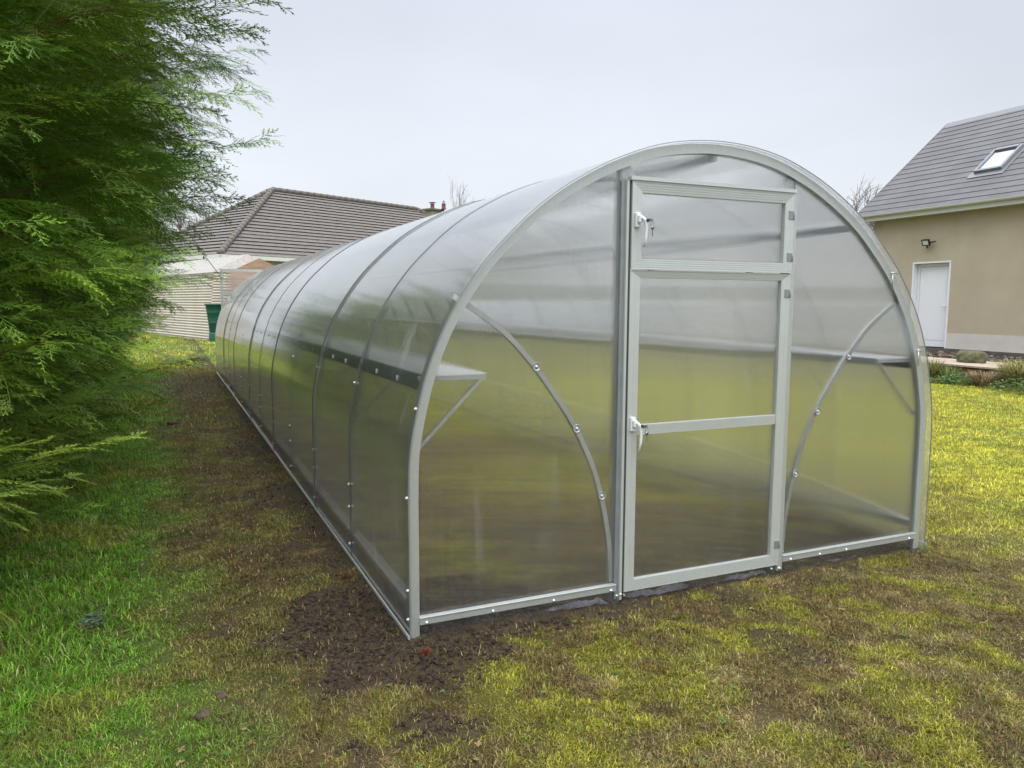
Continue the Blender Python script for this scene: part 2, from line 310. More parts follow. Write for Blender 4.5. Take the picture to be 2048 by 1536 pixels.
# ------------------------------------------------------------------ grass blades (one uncountable mass)
def in_view(x, y, marg=1.25, z=0.0):
    d = np.stack([x-CP.x, y-CP.y, np.full_like(x, z-CP.z)], -1); zz = d @ np.array(_f); zz = np.where(zz > 0.3, zz, 1e9)
    u = (d @ np.array(_r))/zz*1530.7/1024; v = (d @ np.array(_u))/zz*1530.7/768
    return (np.abs(u) < marg) & (np.abs(v) < marg) & (zz < 1e8)
def blades(n, x0, x1, y0, y1, h0, h1, wd, seg=2, dens=None, marg=1.25):
    x = RNG.uniform(x0, x1, n); y = RNG.uniform(y0, y1, n); k = in_view(x, y, marg)
    x, y = x[k], y[k]; s = soil_mask(x, y)
    inside_wall = ((np.abs(x) < 0.02) & (y > 0)) | ((np.abs(y) < 0.03) & (x > -0.05) & (x < 3.05)) | (np.abs(x-3) < 0.02)
    keep = (RNG.random(len(x)) > s*0.93) & (RNG.random(len(x)) < 0.25+0.75*ss(0.36, 0.56, fbm(x*19, y*19, 3, 61))) & ~inside_wall & ~((wall_off(x, y) > -4.1) & (x > 8))
    x, y = x[keep], y[keep]; n = len(x)
    lf = ss(-0.9, -1.35, x)*ss(-1.5, 0.2, y)                                   # longer grass under the hedge
    tuft = fbm(x*6, y*6, 3, 15)
    h = RNG.uniform(h0, h1, n)*(0.45+0.9*tuft)*(1+1.2*lf); h = np.where((x > 0) & (x < 3) & (y > 0) & (y < 12.6), h*0.9, h)
    z = ground_h(x, y) - 0.003
    a = RNG.uniform(0, 2*np.pi, n); lean = RNG.beta(2.8, 1.2, n)*1.85; dx, dy = np.cos(a), np.sin(a); px, py = -dy, dx
    wv = wd*RNG.uniform(0.7, 1.3, n)
    base = np.stack([x, y, z], 1); side = np.stack([px, py, 0*px], 1)*wv[:, None]*0.5; dr = np.stack([dx, dy, 0*dx], 1)
    col = lawn_color(x, y); j = np.exp(RNG.normal(0, 0.38, (n, 1))).clip(0.4, 2.0); col = col*j
    pale = RNG.random(n) < 0.055; col[pale] = np.array([0.50, 0.43, 0.22])*RNG.uniform(0.6, 1.1, (pale.sum(), 1))
    dry = RNG.random(n) < 0.10; col[dry] = np.array([0.24, 0.15, 0.06])*RNG.uniform(0.6, 1.2, (dry.sum(), 1))
    g2 = RNG.random(n) < 0.08; col[g2] = col[g2]*0.4 + np.array([0.12, 0.20, 0.05])*0.6
    z1 = np.cos(lean*0.5); r1 = np.sin(lean*0.5); z2 = np.cos(lean); r2 = np.sin(lean)
    up = np.array([0, 0, 1.])
    if seg == 2:
        mid = base + dr*(h*0.55*r1)[:, None] + up*(h*0.55*z1)[:, None]; tip = mid + dr*(h*0.45*r2)[:, None] + up*(h*0.45*z2)[:, None]
        V = np.stack([base-side, base+side, mid+side*0.8, mid-side*0.8, tip], 1).reshape(-1, 3); b = np.arange(n)[:, None]*5
        F = np.concatenate([b+np.array([0, 1, 2]), b+np.array([0, 2, 3]), b+np.array([3, 2, 4])])
        C = np.repeat(col, 5, 0)
    else:
        tip = base + dr*(h*r1)[:, None] + up*(h*z1)[:, None]
        V = np.stack([base-side, base+side, tip], 1).reshape(-1, 3); b = np.arange(n)[:, None]*3; F = b+np.array([0, 1, 2]); C = np.repeat(col, 3, 0)
    return V, F, C
parts = [blades(620000, -2.4, 3.2, -2.7, 0.2, 0.011, 0.032, 0.0030),
         blades(400000, 0.2, 6.5, -2.2, 3.0, 0.014, 0.036, 0.0042),
         blades(280000, -2.6, 0.1, 0.0, 6.0, 0.014, 0.038, 0.0042),
         blades(220000, 0.0, 3.0, 0.0, 12.6, 0.02, 0.05, 0.007, 1),
         blades(330000, 3.0, 13.0, 0.0, 9.0, 0.02, 0.05, 0.009, 1),
         blades(100000, -3.5, 0.1, 6.0, 16.0, 0.02, 0.06, 0.010, 1),
         blades(160000, -6.0, 14.0, 9.0, 42.0, 0.03, 0.08, 0.02, 1)]
o = 0; VV, FF, CC = [], [], []
for v, f, c in parts: VV.append(v); FF.append(f+o); CC.append(c); o += len(v)
M['blade'] = mat('grass_blade', rough=0.55, spec=0.3, attr=True, trans=0.35)
gr = link('grass', np_mesh('grass', np.concatenate(VV), np.concatenate(FF), 3, [M['blade']], np.concatenate(CC)))
tag(gr, 'short mossy green, yellow and brown grass of the lawn', 'grass', kind='stuff')

# clods and crumbs of turned earth
def clump_mesh(name, pts, sizes, mt, cols):
    ph = (1+5**.5)/2; iv = np.array([(-1,ph,0),(1,ph,0),(-1,-ph,0),(1,-ph,0),(0,-1,ph),(0,1,ph),(0,-1,-ph),(0,1,-ph),(ph,0,-1),(ph,0,1),(-ph,0,-1),(-ph,0,1)])/1.9
    fi = np.array([(0,11,5),(0,5,1),(0,1,7),(0,7,10),(0,10,11),(1,5,9),(5,11,4),(11,10,2),(10,7,6),(7,1,8),(3,9,4),(3,4,2),(3,2,6),(3,6,8),(3,8,9),(4,9,5),(2,4,11),(6,2,10),(8,6,7),(9,8,1)])
    n = len(pts); v = iv[None]*RNG.uniform(0.6, 1.35, (n, 12, 1))*sizes[:, None, None]*np.array([1, 1, 0.7]) + pts[:, None]
    F = (np.arange(n)[:, None, None]*12 + fi[None]).reshape(-1, 3)
    return np_mesh(name, v.reshape(-1, 3), F, 3, [mt], np.repeat(cols, 12, 0), smooth=False)
x = np.concatenate([RNG.uniform(-1.4, 3.2, 60000), RNG.uniform(-0.6, 0.7, 30000)]); y = np.concatenate([RNG.uniform(-0.9, 6, 60000), RNG.uniform(-0.7, 0.6, 30000)])
k = (soil_mask(x, y) > 0.35+0.5*RNG.random(len(x))) & in_view(x, y) & ((np.abs(x) > 0.02) | (y < 0)) & ~((np.abs(y) < 0.03) & (x > 0)); x, y = x[k], y[k]
sz = 0.0016 + 0.0085*RNG.random(len(x))**6; P = np.stack([x, y, ground_h(x, y)+sz*0.2], 1)
M['soil'] = mat('dark_soil', rough=0.95, spec=0.15, attr=True, bump=(90, 0.8, 0.01))
cl = link('soil_clods', clump_mesh('soil_clods', P, sz, M['soil'], SOIL*RNG.uniform(0.55, 1.5, (len(x), 1))))
tag(cl, 'crumbs and clods of dark turned earth round the greenhouse base', 'soil', kind='stuff')
def litter(n, x0, x1, y0, y1, size, c1, c2, rise, name, label):
    x = RNG.uniform(x0, x1, n); y = RNG.uniform(y0, y1, n); k = in_view(x, y) & (soil_mask(x, y) < 0.6) & ~((x > -0.05) & (x < 3.05) & (y > -0.05)); x, y = x[k], y[k]; V = []; C = []; F = []
    z = ground_h(x, y)
    for px, py, pz in zip(x, y, z):
        m_ = RNG.integers(3, 7) if rise else 1; a0 = RNG.uniform(0, 6.28); cb_ = (np.array(c1) if RNG.random() < .5 else np.array(c2))*RNG.uniform(.6, 1.3); sz = size*RNG.uniform(.6, 1.4)
        for q in range(m_):
            a = a0+q*6.28/m_+RNG.normal(0, .3); d = np.array([math.cos(a), math.sin(a), 0]); s_ = np.array([-d[1], d[0], RNG.uniform(-.3, .3)]); p = np.array([px, py, pz+0.012]); k0 = len(V); l = sz*RNG.uniform(.7, 1.2); up = np.array([0, 0, 1.])
            V += [p, p+d*l*.5+s_*l*.24+up*l*.25*rise, p+d*l+up*l*.1*rise, p+d*l*.5-s_*l*.24+up*l*.25*rise]; C += [cb_]*4; F += [(k0, k0+1, k0+2), (k0, k0+2, k0+3)]
    o = link(name, np_mesh(name, np.array(V), np.array(F), 3, [M['blade']], np.array(C))); tag(o, label, name.replace('_', ' '), kind='stuff')
litter(900, -2.2, 5.0, -2.6, 4.0, 0.014, (0.10, 0.19, 0.04), (0.17, 0.24, 0.06), 1.0, 'clover', 'tiny broad leaved weeds scattered through the turf')
litter(420, -2.2, 5.0, -2.6, 4.0, 0.014, (0.22, 0.13, 0.06), (0.40, 0.30, 0.16), 0.3, 'dead_leaves', 'small dry brown leaf scraps lying on the turf')
# a few single clods lying loose on the turf
def clod(px, py, r):
    import bmesh
    bm = bmesh.new(); bmesh.ops.create_icosphere(bm, subdivisions=3, radius=r)
    for v in bm.verts:
        n = float(fbm(np.array([v.co.x/r*1.4+px*9]), np.array([v.co.y/r*1.4+v.co.z/r*1.1+py]), 4)[0]); v.co *= 0.55+0.95*n; v.co.z *= 0.6
    me = bpy.data.meshes.new('clod'); bm.to_mesh(me); bm.free(); me.materials.append(M['clod'])
    return link('clod', me, None, (px, py, float(ground_h(np.array([px]), np.array([py]))[0])+r*0.2))
M['clod'] = mat('loose_clod', (0.07, 0.05, 0.042), 0.95, spec=0.1, noise=(30, 0.8, (0.11, 0.085, 0.06)), bump=(60, 1.0, 0.01))

# ------------------------------------------------------------------ greenhouse
LEN = 12.65
GH = empty('greenhouse', (1.5, 0, 0)); tag(GH, 'long arched polycarbonate greenhouse with galvanised frame and white handled door', 'greenhouse')
GH.location = (0, 0, 0)
half = [(0, 0.0), (0.0, 0.35), (0.0, 0.62), (0.008, 0.79), (0.04, 0.96), (0.082, 1.11), (0.145, 1.265), (0.222, 1.40), (0.325, 1.54), (0.44, 1.66), (0.575, 1.78), (0.74, 1.89), (0.95, 1.995), (1.2, 2.075), (1.5, 2.105)]
def catmull(P, n):
    P = [np.array(p, float) for p in P]; P = [2*P[0]-P[1]] + P + [2*P[-1]-P[-2]]; o = []
    for i in range(1, len(P)-2):
        for t in np.linspace(0, 1, n, endpoint=False):
            a, b, c, d = P[i-1:i+3]; o.append(0.5*((2*b)+(-a+c)*t+(2*a-5*b+4*c-d)*t*t+(-a+3*b-3*c+d)*t**3))
    return o + [P[-2]]
full = half + [(3.0-x, z) for x, z in half[::-1][1:]]
ARC = catmull(full, 5)
def nrm(i):                                   # inward normal at arc point
    a = ARC[max(i-1, 0)]; b = ARC[min(i+1, len(ARC)-1)]; t = (b-a)/np.linalg.norm(b-a); return np.array([t[1], -t[0]])
ARCN = [nrm(i) for i in range(len(ARC))]
def arch(name, y0, depth, wid, off, mt, zmin=0.0, flange=None):
    """profile swept along the arc; wid measured inwards, depth along y"""
    mb = MB(); path = []; fr = []
    for p, n in zip(ARC, ARCN):
        path.append((p[0]+n[0]*off, y0, p[1]+n[1]*off)); fr.append(((n[0], 0, n[1]), (0, 1, 0)))
    t = 0.003
    if flange:   # an omega or channel section, open to the back
        prof = [(0, 0), (wid, 0), (wid, depth), (wid-t, depth), (wid-t, t), (t, t), (t, depth), (0, depth)]
    else: prof = [(0, 0), (wid, 0), (wid, depth), (0, depth)]
    mb.sweep(prof, path, fr)
    return mb.build(name, mt, GH)
arch('arch_frame', 0.0, 0.045, 0.042, 0.006, M['galv'], flange=True)
arch('arch_frame', LEN-0.045, 0.045, 0.042, 0.006, M['galv'])
# inner hoops every 1.05 m, a stouter pair where two cover sheets overlap
for k in range(1, 12):
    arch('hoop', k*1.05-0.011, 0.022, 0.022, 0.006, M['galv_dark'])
# cover sheets: six sheets of 2.1 m, shells 4 mm thick
for k in range(6):
    y0 = -0.032 if k == 0 else k*2.1-0.02; y1 = (k+1)*2.1+0.02 if k < 5 else LEN+0.03; lift = 0.0 if k % 2 == 0 else 0.0055
    O = [(p[0]-n[0]*lift, p[1]-n[1]*lift) for p, n in zip(ARC, ARCN)]; In = [(p[0]-n[0]*(lift-0.004), p[1]-n[1]*(lift-0.004)) for p, n in zip(ARC, ARCN)]
    n = len(O); vs = []; fs = []; smf = []
    def strip(P, Q, flip, sm_):
        b = len(vs); vs.extend(P); vs.extend(Q); k_ = len(P)
        for i in range(k_-1):
            q = (b+i, b+i+1, b+k_+i+1, b+k_+i); fs.append(q if flip else q[::-1]); smf.append(sm_)
    strip([(x, y0, z) for x, z in O], [(x, y1, z) for x, z in O], False, True)
    strip([(x, y0, z) for x, z in In], [(x, y1, z) for x, z in In], True, True)
    strip([(x, y0, z) for x, z in O], [(x, y0, z) for x, z in In], True, False)
    strip([(x, y1, z) for x, z in O], [(x, y1, z) for x, z in In], False, False)
    strip([(O[0][0], y0, O[0][1]), (O[0][0], y1, O[0][1])], [(In[0][0], y0, In[0][1]), (In[0][0], y1, In[0][1])], False, False)
    strip([(O[-1][0], y0, O[-1][1]), (O[-1][0], y1, O[-1][1])], [(In[-1][0], y0, In[-1][1]), (In[-1][0], y1, In[-1][1])], True, False)
    me_ = bpy.data.meshes.new('cover_sheet'); me_.from_pydata(vs, [], fs); me_.polygons.foreach_set('use_smooth', smf); me_.materials.append(M['poly_skin']); me_.update()
    if k == 0: print('outer normal', me_.polygons[3].normal[:], 'inner', me_.polygons[n+2].normal[:])
    link('cover_sheet', me_, GH)
# steel clamping strap over each overlap and single line over each hoop
for k in range(1, 12):
    if k % 2 == 0:
        arch('clamp_strap', k*1.05-0.013, 0.026, -0.0035, -0.006, M['strap'])
    else:
        arch('clamp_strap', k*1.05-0.005, 0.010, -0.002, -0.0012, M['strap'])
arch('edge_trim', -0.034, 0.004, -0.003, -0.0012, M['galv_dark'])
def on_arc(z, side=-1, off=0.0):
    """x on the arc at height z"""
    b = min(range(len(ARC)//2), key=lambda i: abs(ARC[i][1]-z)); p = ARC[b]; n = ARCN[b]
    x = p[0]+n[0]*off; return x if side < 0 else 3.0-x
# purlins
def purlin(x, z, sz=0.022):
    mb = MB(); mb.beam((x, 0.045, z), (x, LEN-0.045, z), sz, sz); mb.build('purlin', M['galv_dark'], GH)
purlin(1.5, 2.05, 0.035); purlin(0.605, 1.765, 0.034); purlin(2.395, 1.765, 0.034)
for x in (0.032, 2.968):
    mb = MB(); mb.beam((x, 0.045, 0.130), (x, LEN, 0.130), 0.034, 0.034)
    mb.beam((x, 0.045, 0.150), (x, LEN, 0.150), 0.044, 0.005); mb.build('base_rail', M['galv'], GH)
# pale strip along the foot of the skin outside
for sx, x in ((-1, -0.009), (1, 3.009)):
    mb = MB(); mb.beam((x, -0.04, 0.030), (x, LEN, 0.030), 0.006, 0.014); mb.build('base_strip', M['alu'], GH)
# gable panels (front with a door opening), 4 mm solid box cut to the arch
def gable(y, t, holes, mt):
    inner = [(p[0]+n[0]*0.01, p[1]+n[1]*0.01) for p, n in zip(ARC, ARCN)]
    dx0, dx1, dtop = 0.985, 1.975, 1.916
    def top_at(x):
        for a, b in zip(inner[:-1], inner[1:]):
            if a[0] <= x <= b[0] and b[0] > a[0]: return a[1]+(b[1]-a[1])*(x-a[0])/(b[0]-a[0])
        return inner[0][1]
    def ex(pts):
        n = len(pts); mb = MB()
        vs = [(x, y, z) for x, z in pts] + [(x, y+t, z) for x, z in pts]
        fs = [tuple(range(n)), tuple(range(n, 2*n))[::-1]] + [(i, (i+1) % n, n+(i+1) % n, n+i) for i in range(n)]
        mb.add(vs, fs); return mb.build('gable_panel', mt, GH)
    L_ = [(dx0, 0.0), (dx0, top_at(dx0))] + [p for p in inner[::-1] if p[0] < dx0-0.002]
    R_ = [(dx1, top_at(dx1)), (dx1, 0.0)] + [p for p in inner[::-1] if p[0] > dx1+0.002]
    ex([tuple(p) for p in L_]); ex([tuple(p) for p in R_])
    T_ = [(dx0+0.001, dtop)] + [(dx1-0.001, dtop), (dx1-0.001, top_at(dx1))] + [p for p in inner[::-1] if dx0+0.003 < p[0] < dx1-0.003] + [(dx0+0.001, top_at(dx0))]
    ex([tuple(p) for p in T_])
gable(0.012, 0.004, None, M['poly_front']); gable(LEN-0.03, 0.004, None, M['poly_front'])
# skirt panel below the door and its crumpled liner
mb = MB(); mb.box((0.99, 0.012, 0.0), (1.97, 0.016, 0.058)); mb.build('skirt_panel', M['poly_front'], GH)
def liner(x0, x1, y, seed, hmax, mt):
    r = np.random.default_rng(seed); n = 90; vs = []; fs = []
    for i in range(n+1):
        x = x0+(x1-x0)*i/n; e = min(i, n-i)/n*6; hh = hmax*min(1, e)*(0.25+0.9*float(fbm(np.array([x*14.+seed]), np.array([0.3]), 4)[0]))
        for q in range(5):
            t = q/4; vs.append((x, y+0.010*float(vnoise(np.array([x*60.]), np.array([t*4.+seed]))[0]), -0.01+hh*t))
    for i in range(n):
        for q in range(4): a = i*5+q; fs.append((a, a+5, a+6, a+1))
    me = bpy.data.meshes.new('liner'); me.from_pydata(vs, [], fs); me.materials.append(mt); me.polygons.foreach_set('use_smooth', [True]*len(fs)); return link('liner', me, GH)
M['liner'] = mat('crumpled_clear_plastic', (0.42, 0.41, 0.47), 0.3, noise=(60, 0.9, (0.18, 0.16, 0.18)), bump=(80, 0.9, 0.01), trans=0.3)
liner(0.60, 0.97, 0.022, 3, 0.055, M['liner']); liner(1.03, 1.50, 0.022, 5, 0.055, M['liner']); liner(1.6, 1.93, 0.022, 9, 0.045, M['liner']); liner(2.2, 2.6, 0.022, 12, 0.03, M['liner'])
def top_in(x):
    return min(((abs(p[0]-x), p[1]) for p in ARC))[1]
for x, name in ((0.998, 'door_post'), (1.958, 'door_post')):
    for yy in (0.018, LEN-0.06):
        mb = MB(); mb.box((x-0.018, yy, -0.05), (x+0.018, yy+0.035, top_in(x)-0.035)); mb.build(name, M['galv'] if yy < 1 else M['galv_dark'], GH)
mb = MB(); mb.box((1.017, 0.019, 1.885), (1.939, 0.05, 1.918)); mb.build('lintel', M['galv'], GH)
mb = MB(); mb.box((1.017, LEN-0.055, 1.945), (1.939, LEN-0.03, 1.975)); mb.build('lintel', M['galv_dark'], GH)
# gussets at the posts
for x, s in ((1.018, 1), (1.938, -1)):
    mb = MB(); mb.add([(x, 0.0205, 1.922), (x+s*0.05, 0.0205, 1.922), (x, 0.0205, 1.985), (x, 0.0175, 1.922), (x+s*0.05, 0.0175, 1.922), (x, 0.0175, 1.985)], [(0,1,2),(5,4,3),(0,3,4,1),(1,4,5,2),(2,5,3,0)])
    mb.build('gusset', M['galv'], GH)
# front bottom rails
def bolt(p, ax, r=0.007, parent=GH, name='bolt'):
    mb = MB(); mb.lathe([(0, -0.006), (r*0.65, -0.006), (r*0.65, -0.002), (r, -0.002), (r, 0.0), (0, 0)], p, ax, 10); return mb.build(name, M['zinc'], parent)
for x0, x1 in ((0.045, 0.98), (1.976, 2.955)):
    mb = MB(); mb.box((x0, -0.012, 0.062), (x1, 0.012, 0.092)); mb.box((x0, -0.016, 0.090), (x1, 0.012, 0.095)); mb.build('bottom_rail', M['galv'], GH, 0.001)
for x in (0.075, 0.37, 0.66, 0.955, 2.03, 2.23, 2.42, 2.9): bolt((x, -0.012, 0.068), 'y', 0.0085)
for x in (1.10, 1.33, 1.56, 1.80): bolt((x, 0.006, 0.045), 'y', 0.007)
# soil stakes of the front arch
for x in (0.012, 2.955): 
    mb = MB(); mb.box((x, 0.004, -0.06), (x+0.033, 0.03, 0.05)); mb.build('foot_stake', M['galv'], GH)
# curved knee braces behind the panel
def brace(P, y, mt, front):
    pts = catmull(P, 8); path = [(p[0], y, p[1]) for p in pts]; fr = []
    for i in range(len(pts)):
        a = pts[max(i-1, 0)]; b = pts[min(i+1, len(pts)-1)]; t = (b-a)/np.linalg.norm(b-a); fr.append(((t[1], 0, -t[0]), (0, 1, 0)))
    mb = MB(); mb.sweep([(-0.011, -0.009), (0.011, -0.009), (0.011, 0.009), (-0.011, 0.009)], path, fr); return mb.build('knee_brace', mt, GH)
BL = [(0.205, 1.40), (0.30, 1.345), (0.44, 1.245), (0.575, 1.104), (0.69, 0.955), (0.777, 0.825), (0.86, 0.66), (0.91, 0.51), (0.955, 0.30), (0.972, 0.10)]
brace(BL, 0.0265, M['galv'], True); brace([(2.968-x, z) for x, z in BL], 0.0265, M['galv'], True)
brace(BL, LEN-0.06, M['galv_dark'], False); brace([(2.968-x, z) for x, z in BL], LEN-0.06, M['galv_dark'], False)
for x, z in ((0.577, 1.104), (0.777, 0.825), (0.91, 0.51)):
    for xx in (x, 2.968-x):
        mb = MB(); mb.lathe([(0, -0.0035), (0.006, -0.0035), (0.007, -0.001), (0.0155, -0.001), (0.016, -0.003), (0.019, -0.0025), (0.0195, 0.0), (0, 0.0)], (xx, 0.0115, z), 'y', 18)
        w_ = mb.build('washer', M['washer'], GH); bolt((xx, 0.0085, z), 'y', 0.0035, w_, 'screw')
for x, z in ((0.258, 1.40), (2.710, 1.40)):
    mb = MB(); mb.box((x-0.012, 0.0171, z-0.012), (x+0.012, 0.0195, z+0.018)); mb.build('brace_bracket', M['galv_dark'], GH)
# shelves with edge rail and angled brackets
for s in (-1, 1):
    fx = (lambda x: x) if s < 0 else (lambda x: 3.0-x)
    zs = 1.083; xa, xb = sorted((fx(0.095), fx(0.362))); sh = MB(); sh.box((xa, 0.05, zs-0.006), (xb, LEN-0.1, zs)); so = sh.build('shelf', M['shelf'], GH)
    mb = MB()
    for k in range(13):
        y = 0.06 if k == 0 else min(k*1.05, LEN-0.1)
        b = MB(); b.beam((fx(0.35), y, zs-0.018), (fx(0.045), y, 0.76), 0.014, 0.014, (0, 1, 0)); b.beam((fx(0.07), y, zs-0.016), (fx(0.355), y, zs-0.016), 0.018, 0.018)
        b.build('shelf_bracket', M['galv'], so)
    for x, mt in ((fx(0.356), M['galv']),):
        b = MB(); b.beam((x, 0.05, zs-0.016), (x, LEN-0.1, zs-0.016), 0.012, 0.024); b.build('shelf_edge', mt, so)
    b = MB(); rc = [(0.0675, 1.026), (0.0715, 1.026), (0.0905, 1.080), (0.0865, 1.080)]; b.add([(fx(p), y_, z_) for y_ in (0.03, LEN-0.05) for p, z_ in rc], [(0,1,2,3),(7,6,5,4),(0,4,5,1),(1,5,6,2),(2,6,7,3),(3,7,4,0)]); b.beam((fx(0.084), 0.03, 1.023), (fx(0.084), LEN-0.05, 1.023), 0.03, 0.005); b.build('shelf_rail', M['rail_dark'], so)
# clips that hold shelf rail and hoops
for k in range(12):
    for q in (0.33, 0.67):
        y = (k+q)*1.05; mb = MB(); mb.box((0.058, y-0.005, 1.034), (0.0645, y+0.005, 1.056)); mb.build('rail_clip', M['zinc'], GH)
for k in range(12):
    y = k*1.05 if k else -0.022
    for z in (0.955, 0.10, 0.30 if k else 0.22, 0.42 if k else 0.6):
        x = on_arc(z); mb = MB(); mb.lathe([(0, -0.010), (0.006, -0.010), (0.007, -0.006), (0.004, -0.006), (0.0095, -0.0055), (0.0095, 0), (0, 0)], (x-0.0045, y, z), 'x', 9); mb.build('bolt', M['zinc'], GH)
# long thin screws at the right of the front arch
for z in (1.54, 1.126, 1.40, 0.95):
    x = on_arc(z, 1); mb = MB(); mb.tube([(x-0.02, -0.01, z), (x-0.02, -0.012, z-0.085)], 0.003, 6); mb.tube([(x-0.035, -0.012, z), (x+0.012, -0.012, z)], 0.0035, 6)
    if z in (1.54, 1.126): mb.build('hook_bolt', M['zinc'], GH)

# ---- door and upper window, ribbed mitred frames
def rib_frame(name, x0, x1, z0, z1, yf, wl, wr, wt, wb, ribs=5, parent=None, mt=None):
    """four mitred members, the horizontal ones with real grooves"""
    mb = MB(); d = 0.026
    O = [(x0, z0), (x1, z0), (x1, z1), (x0, z1)]; In = [(x0+wl, z0+wb), (x1-wr, z0+wb), (x1-wr, z1-wt), (x0+wl, z1-wt)]
    for a in range(4):
        b = (a+1) % 4; n = ribs if a in (0, 2) else 2
        stops = []
        for i in range(n):
            u0 = i/n; u1 = (i+0.78)/n; u2 = (i+1)/n; stops += [(u0, 0.0), (u1, 0.0008 if n > 2 else 0), (u1+0.01, 0.0035 if n > 2 else 0.0006), (u2-0.01, 0.0035 if n > 2 else 0.0006)]
        stops.append((1.0, 0.0))
        lerp = lambda P, Q, t: (P[0]+(Q[0]-P[0])*t, P[1]+(Q[1]-P[1])*t)
        va = [lerp(O[a], In[a], u) for u, _ in stops]; vb = [lerp(O[b], In[b], u) for u, _ in stops]
        k = len(stops)
        vs = [(p[0], yf+s_[1], p[1]) for p, s_ in zip(va, stops)] + [(p[0], yf+s_[1], p[1]) for p, s_ in zip(vb, stops)]
        vs += [(O[a][0], yf+d, O[a][1]), (In[a][0], yf+d, In[a][1]), (O[b][0], yf+d, O[b][1]), (In[b][0], yf+d, In[b][1])]
        fs = [(i, i+1, k+i+1, k+i) for i in range(k-1)]
        fs += [(0, k, 2*k+2, 2*k), (k-1, 2*k+1, 2*k+3, 2*k-1), (2*k, 2*k+2, 2*k+3, 2*k+1)]
        mb.add(vs, fs)
    return mb.build(name, mt or M['alu'], parent)
def handle(x, z, y, parent):
    mb = MB(); mb.box((x-0.012, y-0.016, z-0.032), (x+0.012, y, z+0.032)); mb.box((x-0.008, y-0.034, z-0.012), (x+0.010, y-0.016, z+0.020))
    h = mb.build('handle', M['white_plastic'], parent, 0.003)
    me = MB(); pts = [(x+0.004, y-0.036, z+0.010), (x+0.016, y-0.042, z-0.004), (x+0.022, y-0.044, z-0.035), (x+0.020, y-0.044, z-0.08), (x+0.014, y-0.042, z-0.118)]
    me.tube(pts, [0.0075, 0.008, 0.0068, 0.006, 0.0045], 10); lv = me.build('handle_lever', M['white_plastic'], parent)
    c = MB(); c.lathe([(0, -0.014), (0.007, -0.014), (0.007, 0.0), (0, 0.0)], (x+0.022, y-0.046, z-0.004), 'y', 12); c.build('key_lock', M['gap_shade_and_lock'], parent)
    kx, kz = x+0.034, z-0.006
    kb = MB(); kb.box((kx-0.010, y-0.064, kz-0.004), (kx+0.006, y-0.060, kz+0.008)); kb.tube([(kx+0.004+0.008*math.cos(a), y-0.062, kz-0.012+0.010*math.sin(a)) for a in np.linspace(0, 6.28, 13)], 0.0011, 5)
    kb.lathe([(0, -0.0015), (0.0085, -0.0015), (0.0085, 0.0015), (0, 0.0015)], (kx+0.006, y-0.062, kz-0.030), 'y', 10); kb.box((kx+0.0035, y-0.0632, kz-0.066), (kx+0.0085, y-0.0612, kz-0.037))
    kb.build('key', M['key'], parent)
D = empty('door'); D.parent = GH
rib_frame('door_frame', 1.016, 1.938, 0.056, 1.520, -0.022, 0.052, 0.056, 0.034, 0.052, 5, D)
mb = MB(); mb.box((1.062, -0.004, 0.10), (1.888, 0.0, 1.49)); mb.build('pane', M['poly_front'], D)
mb = MB()
for i in range(5): mb.box((1.069, -0.020, 0.782+i*0.0094), (1.881, -0.0045, 0.782+i*0.0094+0.0076))
mb.box((1.069, -0.0175, 0.782), (1.881, -0.0050, 0.8286)); mb.build('crossbar', M['alu'], D)
handle(1.040, 0.835, -0.022, D)
Wn = empty('window'); Wn.parent = GH
rib_frame('window_frame', 1.016, 1.938, 1.524, 1.905, -0.028, 0.052, 0.056, 0.052, 0.048, 5, Wn)
mb = MB(); mb.box((1.062, -0.008, 1.565), (1.888, -0.004, 1.86)); mb.build('pane', M['poly_front'], Wn)
mb = MB(); mb.box((1.006, -0.034, 1.906), (1.948, -0.002, 1.922)); mb.build('drip_cap', M['alu'], Wn)
handle(1.040, 1.735, -0.028, Wn)
def hinge(x, z, y, parent):
    mb = MB(); mb.box((x-0.014, y-0.0035, z-0.020), (x+0.014, y, z+0.020)); mb.tube([(x+0.017, y-0.003, z-0.021), (x+0.017, y-0.003, z+0.021)], 0.0045, 8); mb.build('hinge', M['galv_dark'], parent, 0.001)
hinge(1.918, 1.80, -0.028, Wn); hinge(1.918, 1.60, -0.028, Wn); hinge(1.918, 1.425, -0.022, D); hinge(1.918, 0.165, -0.022, D)
# near-black strip draws the shade of the gap beside the leaf; side channels
mb = MB(); mb.box((1.0085, -0.018, 0.03), (1.0150, 0.010, 1.90)); mb.build('door_gap_shade', M['gap_shade_and_lock'], GH)
mb = MB(); mb.box((0.996, -0.016, 0.02), (1.0083, 0.0115, 1.905)); mb.build('door_channel', M['alu'], GH)
mb = MB(); mb.box((0.976, -0.003, 0.02), (0.9955, 0.0115, 1.905)); mb.build('door_channel', M['galv_dark'], GH)
mb = MB(); mb.box((1.940, -0.010, 0.02), (1.974, 0.0115, 1.905)); mb.build('door_channel', M['galv'], GH)
for x in (1.032, 1.915): bolt((x, 0.0, 0.03), 'y', 0.008)
bolt((0.99, -0.003, 0.035), 'y', 0.007); bolt((1.003, -0.016, 0.045), 'y', 0.006); bolt((1.957, -0.010, 0.03), 'y', 0.009)
